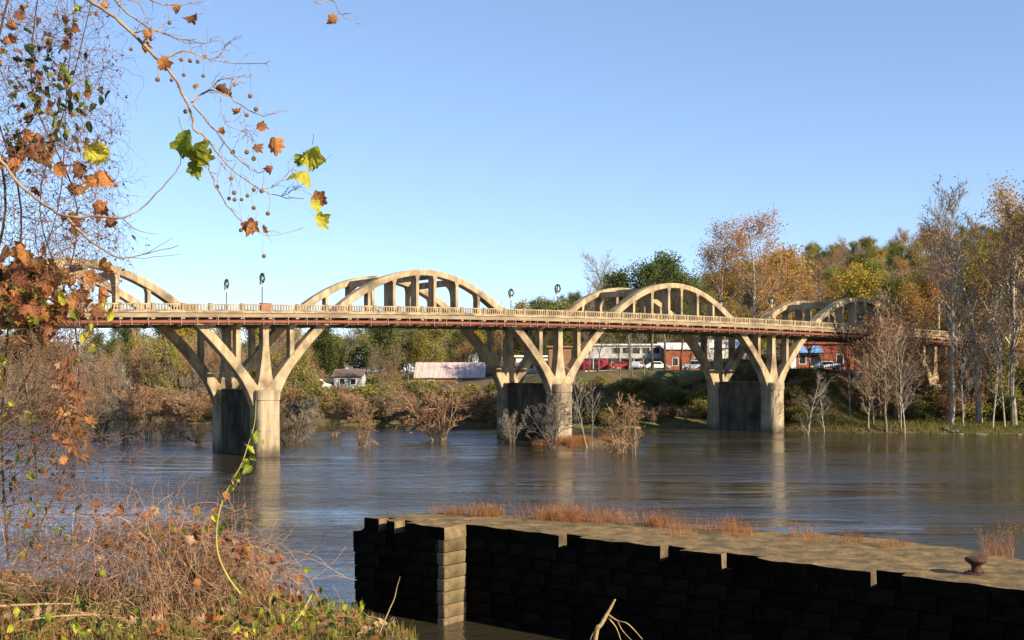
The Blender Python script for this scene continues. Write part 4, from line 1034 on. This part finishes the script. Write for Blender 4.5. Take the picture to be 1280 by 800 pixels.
subs = [([(330, -30), (360, 15), (420, 65), (480, 98), (560, 120), (620, 132), (660, 112)], .007), ([(500, 180), (560, 155), (640, 180), (720, 192), (810, 190)], .006), ([(640, 180), (670, 165), (690, 130), (732, 108)], .004),
        ([(580, 310), (610, 285), (645, 275), (690, 290), (740, 325), (800, 352), (858, 335)], .007), ([(585, 320), (630, 370), (680, 430), (720, 480), (770, 518), (805, 520)], .006), ([(630, 505), (652, 560), (690, 622), (720, 660), (760, 690), (820, 715), (918, 690)], .005),
        ([(645, 275), (655, 250), (690, 238), (770, 228)], .004), ([(400, 100), (440, 95), (500, 97), (560, 130), (640, 128)], .004), ([(690, 290), (700, 262), (735, 245)], .003), ([(740, 325), (742, 380), (745, 405)], .0022),
        ([(680, 430), (660, 480), (700, 530), (700, 545)], .0025), ([(790, 575), (840, 560), (880, 518), (890, 515)], .003), ([(850, 595), (890, 575), (893, 570)], .0025), ([(668, 300), (672, 340), (690, 380), (740, 400), (783, 445)], .0025),
        ([(455, 0), (500, 15), (560, 15), (600, 5)], .005), ([(300, 0), (345, -10), (420, 10), (440, 50), (480, 100), (510, 10)], .004)]
for lst, r_ in subs: limb_px(lst, r_, r_*.28, 5, mbx=twg)
low = limb_px([(0, 485), (60, 560), (120, 610), (200, 655), (290, 655), (370, 660), (430, 630), (490, 570), (540, 510), (552, 465)], .011, .0022, 6, [base+Vector((.12, .0, 3.3)), c5(-120, 380)])
limb_px([(200, 655), (250, 710), (310, 755), (360, 780), (420, 775), (540, 745)], .009, .002, 5)
limb_px([(370, 660), (420, 700), (480, 708)], .004, .0015, 4, mbx=twg); limb_px([(420, 775), (460, 760), (520, 720)], .003, .0012, 4, mbx=twg); limb_px([(360, 780), (440, 782), (545, 770)], .003, .0012, 4, mbx=twg)
limb_px([(900, -60), (960, 8), (1005, 0), (1030, 40), (1060, 62), (1095, 75)], .005, .0015, 5, [root_pt+Vector((.5, 0, .8)), c5(500, -160)], mbx=twg)
limb_px([(1040, 45), (1060, 40), (1090, 55)], .0025, .001, 4, mbx=twg)
limb.build('limb', M['syc_twig'], syc, True)
# short spur twigs along the branches
for lst in [s_[0] for s_ in subs]+[[(400, 100), (520, 225), (580, 345), (665, 470), (790, 575), (920, 603)]]:
    for _ in range(9):
        i = rl.randrange(len(lst)-1); t = rl.random(); x = lerp(lst[i][0], lst[i+1][0], t); y = lerp(lst[i][1], lst[i+1][1], t)
        a = rl.uniform(-1.2, 1.2)+math.atan2(lst[i+1][1]-lst[i][1], lst[i+1][0]-lst[i][0]); L = rl.uniform(18, 60)
        limb_px([(x, y), (x+L*.5*math.cos(a), y+L*.5*math.sin(a)), (x+L*math.cos(a+.3), y+L*math.sin(a+.3))], .0022, .0008, 3, mbx=twg)
tag(twg.build('twigs', M['syc_twig'], syc), kind='stuff')
BALLS = [(514,69),(397,149),(457,119),(549,181),(576,184),(599,187),(621,172),(478,241),(520,243),(557,227),(616,230),(710,257),(758,291),(776,331),(748,349),(562,338),(622,426),(705,461),(748,461),(769,481),(701,541),(658,566),(709,584),(694,602),(711,605),(732,605),(750,593),(769,575),(793,579),(769,630),(812,647),(800,776),(730,698),(352,561),(228,60),(207,782),(160,420)]
def ball_mesh():
    bm = bmesh.new(); bmesh.ops.create_icosphere(bm, subdivisions=3, radius=.5)
    for v in bm.verts: v.co *= 1+.10*noise.noise(v.co*22)
    me = bpy.data.meshes.new('seed_ball'); bm.to_mesh(me); bm.free(); me.materials.append(M['ball']); return me
bme = ball_mesh(); stk = MB()
for x, y in BALLS:
    p = c5(x, y, YB+rl.uniform(-.15, .15)); link('seed_ball', bme, syc, p-base, (rl.uniform(0, 6), rl.uniform(0, 6), 0), px2m(13.5*K5, YB)*rl.uniform(.85, 1.1))
    L = px2m(rl.uniform(12, 45), YB); stk.tube([p-base, p-base+Vector((rl.gauss(0, .01), 0, L*.5)), p-base+Vector((rl.gauss(0, .02), 0, L))], .0013, 3)
tag(stk.build('seed_stalks', M['syc_twig'], syc), kind='stuff')
LV = [(237,33,38,'L_yellow'),(288,43,24,'L_brown'),(537,27,34,'L_orange'),(580,52,46,'L_brown'),(437,143,44,'L_orange'),(498,195,54,'L_orange'),(450,105,34,'L_orange'),(672,270,40,'L_brown'),(692,285,34,'L_orange'),(717,342,34,'L_orange'),(793,384,38,'L_orange'),(673,397,26,'L_orange'),(592,258,24,'L_orange'),(835,440,62,'L_orange'),(820,516,38,'L_orange'),(783,445,36,'L_brown'),
      (565,442,105,'L_green'),(590,455,95,'L_green'),(612,490,80,'L_yellow'),(592,515,60,'L_green'),(940,465,88,'L_yellow'),(915,525,88,'L_yellow'),(968,500,58,'L_green'),(920,490,60,'L_green'),(972,605,58,'L_orange'),(955,628,46,'L_yellow'),(970,672,62,'L_yellow'),(760,690,58,'L_orange'),(745,685,40,'L_brown'),(800,697,32,'L_orange'),(1008,60,38,'L_orange'),(318,18,28,'L_orange')]
for x, y, sz, c in LV: add_leaf(syc, c5(x, y, YB+rl.uniform(-.08, .08)), px2m(sz*K5, YB)*1.12, c)

# ------------------------------------------------------------------ vines hanging over the left side of the view
vt = empty('vine_tangle', (-5.0, 7.4, near_h(-5.0, 7.4))); tag(vt, 'tangle of dry hanging vines with orange and green leaves before the bridge', 'vines')
vb = vt.location; vines = MB(); bits = []
def strand(x, y, Y, n, step, dx, dy, r_, grav=.0, wig=.35, k=3, mbx=vines, store=None):
    """a wiry stem starting at photo position x, y and distance Y; step in photo pixels"""
    p = W(x, y, Y); d = Vector((dx, rl.gauss(0, .3), -dy)); d.normalize(); pts = [p]; L = px2m(step, Y)
    for _ in range(n):
        d = d+Vector((rl.gauss(0, wig), rl.gauss(0, wig*.7), rl.gauss(0, wig)-grav)); d.normalize(); p = p+d*L; pts.append(p)
    if store is not None: store += pts
    mbx.tube([q-vb for q in pts], [r_*(1-.6*i/n) for i in range(n+1)], k)
    return pts
# main stems rising from the ground and climbing
for x0, x1, r_ in ((-40, 10, .012), (10, -30, .009), (50, 65, .005), (30, 92, .006), (-20, 70, .007)):
    pts = [W(x0, 700, 8.6)] + [W(lerp(x0, x1, t)+rl.gauss(0, 26), lerp(700, -30, t), lerp(8.6, 7.3, t)) for t in (.2, .4, .6, .8, 1)]
    pts = smooth_path([p-vb for p in pts], 5); vines.tube(pts, [r_*(1-.4*i/len(pts)) for i in range(len(pts))], 5)
def many(n, xr, yr, step, ns, r_, grav, wig, dy, bias=1.0):
    for _ in range(n):
        x = lerp(xr[0], xr[1], rl.random()**bias)
        strand(x, rl.uniform(*yr), rl.uniform(6.8, 8.6), rl.randrange(*ns), rl.uniform(*step), rl.gauss(.25, .7), rl.gauss(*dy), rl.uniform(*r_), grav, wig, store=bits)
many(700, (-30, 125), (-20, 300), (3, 6), (10, 24), (.0013, .0027), .05, .42, (.3, .7), 1.25)
many(480, (30, 150), (40, 300), (2.5, 5), (8, 18), (.0010, .0018), .10, .42, (.5, .5), 1.0)
many(330, (-20, 120), (290, 440), (3, 6), (10, 20), (.0015, .003), .03, .42, (.2, .7))
many(190, (60, 165), (270, 330), (2.5, 5), (6, 14), (.0010, .0018), .12, .4, (.6, .5), 1.3)
for _ in range(230): strand(rl.gauss(86, 14), rl.uniform(400, 545), rl.uniform(7.0, 8.2), rl.randrange(8, 16), rl.uniform(3, 7), rl.gauss(0, .5), 1, rl.uniform(.0012, .0024), .08, .38, store=bits)
many(560, (-20, 105), (420, 740), (3.5, 7), (10, 24), (.0011, .0024), .01, .40, (.1, .9))
many(160, (90, 170), (560, 740), (3, 6), (10, 20), (.0009, .0018), .01, .40, (.1, .9))
for _ in range(18): strand(rl.uniform(-10, 15), rl.uniform(500, 640), 8.0, 16, rl.uniform(8, 12), 1, rl.uniform(-.9, -.2), rl.uniform(.002, .0045), -.01, .16, 4)
# small withered leaf scraps along the strands
rn = np.random.default_rng(4); B = np.array([tuple(p-vb) for p in bits]); idx = rn.integers(0, len(B), 2900)
vines.cards(B[idx]+rn.normal(size=(2900, 3))*.006, .028, rn, 1, .4)
tag(vines.build('strands', [M['vine'], M['L_brown']], vt), kind='stuff')
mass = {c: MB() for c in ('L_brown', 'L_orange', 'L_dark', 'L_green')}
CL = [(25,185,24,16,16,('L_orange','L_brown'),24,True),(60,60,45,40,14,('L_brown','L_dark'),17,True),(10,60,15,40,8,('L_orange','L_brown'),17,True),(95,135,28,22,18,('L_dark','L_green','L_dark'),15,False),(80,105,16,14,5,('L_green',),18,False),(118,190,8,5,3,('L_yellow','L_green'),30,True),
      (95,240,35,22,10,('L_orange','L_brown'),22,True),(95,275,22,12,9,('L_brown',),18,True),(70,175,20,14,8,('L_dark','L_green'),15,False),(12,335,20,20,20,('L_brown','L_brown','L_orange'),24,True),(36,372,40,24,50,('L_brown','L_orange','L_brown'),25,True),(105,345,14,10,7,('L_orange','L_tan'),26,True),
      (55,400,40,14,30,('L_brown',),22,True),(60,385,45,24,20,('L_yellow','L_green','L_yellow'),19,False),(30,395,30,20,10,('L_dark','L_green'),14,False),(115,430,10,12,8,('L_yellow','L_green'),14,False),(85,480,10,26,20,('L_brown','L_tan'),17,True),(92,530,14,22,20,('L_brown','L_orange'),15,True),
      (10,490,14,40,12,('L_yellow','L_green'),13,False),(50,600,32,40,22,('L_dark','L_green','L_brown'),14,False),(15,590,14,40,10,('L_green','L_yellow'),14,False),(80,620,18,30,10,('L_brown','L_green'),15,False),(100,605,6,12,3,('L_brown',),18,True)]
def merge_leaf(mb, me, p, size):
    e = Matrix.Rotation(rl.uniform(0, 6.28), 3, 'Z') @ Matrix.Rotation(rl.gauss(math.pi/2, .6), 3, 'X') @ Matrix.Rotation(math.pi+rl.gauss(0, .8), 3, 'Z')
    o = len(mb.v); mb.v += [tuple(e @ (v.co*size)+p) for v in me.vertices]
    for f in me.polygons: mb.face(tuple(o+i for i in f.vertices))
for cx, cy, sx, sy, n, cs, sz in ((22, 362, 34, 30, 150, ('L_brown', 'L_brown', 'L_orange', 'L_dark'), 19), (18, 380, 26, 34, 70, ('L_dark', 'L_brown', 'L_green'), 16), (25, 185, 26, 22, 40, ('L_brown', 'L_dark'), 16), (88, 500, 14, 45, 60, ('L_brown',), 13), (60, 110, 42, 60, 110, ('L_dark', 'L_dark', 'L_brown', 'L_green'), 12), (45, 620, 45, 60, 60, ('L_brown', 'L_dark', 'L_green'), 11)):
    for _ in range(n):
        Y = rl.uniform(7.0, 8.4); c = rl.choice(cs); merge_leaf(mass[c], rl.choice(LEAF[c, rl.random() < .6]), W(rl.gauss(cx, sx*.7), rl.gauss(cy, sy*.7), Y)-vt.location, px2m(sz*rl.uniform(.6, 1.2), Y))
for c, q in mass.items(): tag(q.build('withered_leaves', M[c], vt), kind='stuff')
nl = 0
for cx, cy, sx, sy, n, cs, sz, lob in CL:
    for _ in range(n):
        if nl >= 298: break
        Y = rl.uniform(6.9, 8.0); add_leaf(vt, W(rl.gauss(cx, sx*.75), rl.gauss(cy, sy*.75), Y), px2m(sz*rl.uniform(.7, 1.25), Y), rl.choice(cs), lob); nl += 1

# ------------------------------------------------------------------ bramble thicket and bank-top growth
br = empty('bramble_thicket', (-4.0, 11.6, near_h(-4.0, 11.6))); tag(br, 'mound of reddish-brown bramble canes with withered leaves on the bank', 'bramble')
vb = br.location; canes = MB(); cpts = []
for _ in range(320):     # arching canes
    px = min(rl.gauss(225, 62), 345); Y = rl.uniform(10.4, 12.8); X = ppx(px, Y); z = near_h(X, Y)
    top = float(np.interp(px, [20, 130, 190, 245, 320, 380, 420], [.5, .8, 1.05, .92, .58, .26, .12]))*rl.uniform(.35, 1.05)
    a = rl.uniform(0, 6.28); sp = rl.uniform(.5, 1.4)*(1 if px < 250 else .45); n = 12; pts = []
    for i in range(n+1):
        t = i/n; q = Vector((X+math.cos(a)*sp*t, Y+math.sin(a)*sp*t*.7, z+top*(1-(2*t-1.0)**2)*1.0+top*.15*t)); pts.append(q+Vector((rl.gauss(0, .035), rl.gauss(0, .03), rl.gauss(0, .035))))
    cpts += pts[3:]; canes.tube([p-vb for p in pts], [rl.uniform(.002, .0035)*(1-.5*i/n) for i in range(n+1)], 3, rl.choice((0, 0, 0, 2)))
for _ in range(950):     # fine dead tangle of loops
    if rl.random() < .8: p = rl.choice(cpts)
    else:
        px = rl.uniform(-10, 150); Y = rl.uniform(10.5, 12.5); X = ppx(px, Y); p = Vector((X, Y, near_h(X, Y)+rl.uniform(.05, .75)))
    d = Vector((rl.gauss(0, 1), rl.gauss(0, .6), rl.gauss(0, .55))).normalized(); pts = [p]; bend = Vector((rl.gauss(0, .22), rl.gauss(0, .12), rl.gauss(-.05, .22)))
    for i in range(11):
        d = (d+bend+Vector((rl.gauss(0, .22), rl.gauss(0, .2), rl.gauss(0, .22)))).normalized(); q = pts[-1]+d*.06
        if q.z < near_h(q.x, q.y)+.02: break
        pts.append(q)
    if len(pts) > 2: canes.tube([q-vb for q in pts], rl.uniform(.0012, .0024), 3, rl.choice((0, 0, 2)))
for _ in range(40):      # upright wisps over the mound
    px = rl.uniform(100, 330); Y = 11.3; X = ppx(px, Y); z = near_h(X, Y); h = rl.uniform(.7, 1.5)*(1 if px < 300 else .6); pts = [Vector((X, Y, z))]
    for i in range(6): pts.append(pts[-1]+Vector((rl.gauss(.01, .03), rl.gauss(0, .02), h/6)))
    canes.tube([q-vb for q in pts], [.003*(1-.12*i) for i in range(7)], 3)
rn = np.random.default_rng(6); B = np.array([tuple(p-vb) for p in cpts]); idx = rn.integers(0, len(B), 1500)
canes.cards(B[idx]+rn.normal(size=(1500, 3))*.02, .05, rn, 1, .6)
tag(canes.build('canes', [M['cane'], M['L_brown'], M['vine']], br), kind='stuff')
for _ in range(150):
    p = rl.choice(cpts); Y = p.y; add_leaf(br, p+Vector((0, rl.uniform(-.1, .0), rl.uniform(0, .05))), px2m(rl.uniform(10, 19), Y), rl.choice(('L_brown', 'L_orange', 'L_brown', 'L_brown', 'L_tan', 'L_green')), rl.random() < .6)
# long green vine whip
wv_ = empty('vine_whip', W(300, 742, 9.6)); tag(wv_, 'single green vine shoot arching up in front of the first pier', 'vine')
pl_ = [(300, 742), (283, 718), (272, 690), (271, 660), (276, 632), (288, 604), (301, 582), (310, 556), (318, 530), (320, 500)]
pw = smooth_path([W(x, y, 9.6)-wv_.location for x, y in pl_], 5); m2 = MB(); m2.tube(pw, [lerp(.011, .003, i/(len(pw)-1)) for i in range(len(pw))], 6); m2.build('stem', M['cane_green'], wv_, True)
for x, y, sz, c in ((318, 548, 16, 'L_green'), (312, 562, 18, 'L_yellow'), (316, 571, 15, 'L_green'), (304, 580, 20, 'L_yellow'), (309, 588, 18, 'L_green'), (297, 595, 18, 'L_yellow'), (290, 607, 17, 'L_green'), (283, 620, 15, 'L_brown'), (287, 612, 16, 'L_yellow'), (270, 652, 15, 'L_green'), (279, 657, 18, 'L_green'), (276, 664, 14, 'L_green'), (321, 541, 11, 'L_green'), (293, 601, 12, 'L_tan'), (268, 648, 12, 'L_yellow'), (330, 552, 9, 'L_yellow')):
    add_leaf(wv_, W(x, y, 9.6+rl.uniform(-.05, .05)), px2m(sz, 9.6), c, False)
# grass and leaf litter on the near bank
ng = MB(); litter = []
for _ in range(26000):
    px = rl.uniform(-60, 520); Y = rl.uniform(8.6, 14.5); X = ppx(px, Y)
    if Y > bank_edge_y(X)+.35: continue
    if noise.noise((X*1.6, Y*1.6, 7)) < rl.uniform(-.5, .35):
        if rl.random() < .5: litter.append((X, Y, near_h(X, Y)+rl.uniform(.01, .07)))
        continue
    z = near_h(X, Y); h = rl.uniform(.04, .19); a = rl.uniform(0, 6.28); wd = .004; l = rl.uniform(0, .12); o = len(ng.v)
    cx, cy = math.cos(a), math.sin(a)
    ng.v += [(X-cy*wd, Y+cx*wd, z-.02), (X+cy*wd, Y-cx*wd, z-.02), (X+cx*l*.4+cy*wd*.7, Y+cy*l*.4-cx*wd*.7, z+h*.65), (X+cx*l*.4-cy*wd*.7, Y+cy*l*.4+cx*wd*.7, z+h*.65), (X+cx*l, Y+cy*l, z+h)]
    ng.face((o, o+1, o+2, o+3)); ng.face((o+3, o+2, o+4))
for _ in range(900):
    px = rl.uniform(-40, 500); Y = rl.uniform(8.7, 12.5); X = ppx(px, Y)
    if Y > bank_edge_y(X)+.2: continue
    p = Vector((X, Y, near_h(X, Y)+.02)); a = rl.uniform(0, 6.28); d = Vector((math.cos(a), math.sin(a)*.6, rl.uniform(.2, 1.2))).normalized(); P = [p]
    for _k in range(6): d = (d+Vector((rl.gauss(0, .2), rl.gauss(0, .2), -.22))).normalized(); P.append(P[-1]+d*rl.uniform(.03, .07))
    ng.tube(P, rl.uniform(.0012, .0026), 3, 1)
tag(ng.build('bank_grass', [M['neargrass'], M['deadwood']]), 'short green and straw grass on the near bank', 'grass', kind='stuff')
lt = MB(); lt.cards(litter, .075, np.random.default_rng(9), 0, .7); tag(lt.build('leaf_litter', M['litter']), 'small dead leaves scattered over the near bank', 'leaves', kind='stuff')
FL = ['pale tan', 'orange', 'brown']
for k in range(130):
    px = rl.uniform(0, 500); Y = rl.uniform(8.8, 13.5); X = ppx(px, Y)
    if Y > bank_edge_y(X)+.1: continue
    c = rl.choice(('L_tan', 'L_orange', 'L_brown', 'L_brown')); nm = {'L_tan': 'pale tan', 'L_orange': 'orange', 'L_brown': 'dark brown'}[c]
    o = link('fallen_leaf', rl.choice(LEAF[c, True]), None, (X, Y, near_h(X, Y)+.07), (rl.gauss(0, .45), rl.gauss(0, .45), rl.uniform(0, 6.28)), px2m(rl.uniform(16, 34), Y)); tag(o, nm+' fallen lobed leaf lying on the grassy near bank', 'leaf', nm+' fallen leaves on the near bank')
# ivy patches
iv = empty('ivy_patch', (ppx(60, 10.5), 10.5, near_h(ppx(60, 10.5), 10.5))); tag(iv, 'patch of green ivy leaves at the foot of the brambles', 'ivy')
ist = MB(); 
for _ in range(230):
    px = rl.choice((rl.gauss(60, 60), rl.gauss(380, 60), rl.uniform(0, 480))); Y = rl.uniform(9.0, 12); X = ppx(px, Y)
    if Y > bank_edge_y(X)+.3: continue
    p = Vector((X, Y, near_h(X, Y)+rl.uniform(.05, .22))); add_leaf(iv, p, px2m(rl.uniform(9, 17), Y), rl.choice(('L_green', 'L_yellow', 'L_dark', 'L_green')), False)
    g = Vector((X+rl.gauss(0, .08), Y, near_h(X, Y)-.02)); ist.tube([g-iv.location, (g+p)/2-iv.location+Vector((.02, 0, .02)), p-iv.location], .002, 3)
tag(ist.build('runners', M['cane_green'], iv), kind='stuff')
# fallen stalks and sticks
def stick(label, pts, r0_, r1_, m='deadwood', name='dead_stick', branches=()):
    o0 = pts[0]; e = empty(name, o0); tag(e, label, 'stick'); P = smooth_path([p-o0 for p in pts], 4); q = MB(); q.tube(P, [lerp(r0_, r1_, i/(len(P)-1))*rl.uniform(.88, 1.12) for i in range(len(P))], 6, cap=True); q.build('stem', M[m], e, True)
    for bp_, r_ in branches:
        q = MB(); P = smooth_path([p-o0 for p in bp_], 4); q.tube(P, [r_*(1-.7*i/len(P)) for i in range(len(P))], 4); q.build('side_twig', M[m], e)
YS = 8.2
def onb(px, Y, dz=.05): X = ppx(px, Y); return Vector((X, Y, near_h(X, Y)+dz))
stick('broken upright dead branch with pale side roots before the lock wall', [Vector((ppx(735, YS), YS, near_h(ppx(735, YS), YS)-.2)), W(744, 800, YS), W(752, 780, YS), W(762, 762, YS), W(769, 749, YS)], .022, .007,
      branches=[([W(760, 768, YS), W(772, 776, YS-.05), W(785, 780, YS-.1), W(803, 799, YS-.1)], .007), ([W(760, 772, YS), W(770, 784, YS), W(776, 800, YS)], .006), ([W(752, 782, YS), W(742, 790, YS), W(737, 803, YS)], .005), ([W(772, 776, YS-.05), W(778, 788, YS-.1), W(790, 801, YS-.1)], .004)])
stick('thin curved dead twig leaning against the lock wall shadow', [onb(470, 9.4, 0), W(485, 766, 9.4), W(493, 748, 9.4), W(496, 735, 9.4), W(500, 721, 9.4)], .006, .002)
stick('long pale fallen stalk lying across the grassy bank', [onb(-20, 10.6, .16), onb(60, 10.7, .2), onb(120, 10.9, .17), onb(180, 11.0, .22)], .013, .006)
stick('short pale fallen stalk lying below the long one', [onb(30, 9.8, .12), onb(80, 9.9, .15), onb(125, 10.0, .12)], .010, .006)
stick('grey forked stick on the bank edge before the lock wall', [onb(360, 10.0, .05), onb(378, 10.2, .15), onb(392, 10.4, .32)], .012, .005, branches=[([onb(378, 10.2, .15), onb(388, 10.2, .2), onb(400, 10.1, .18)], .006)])
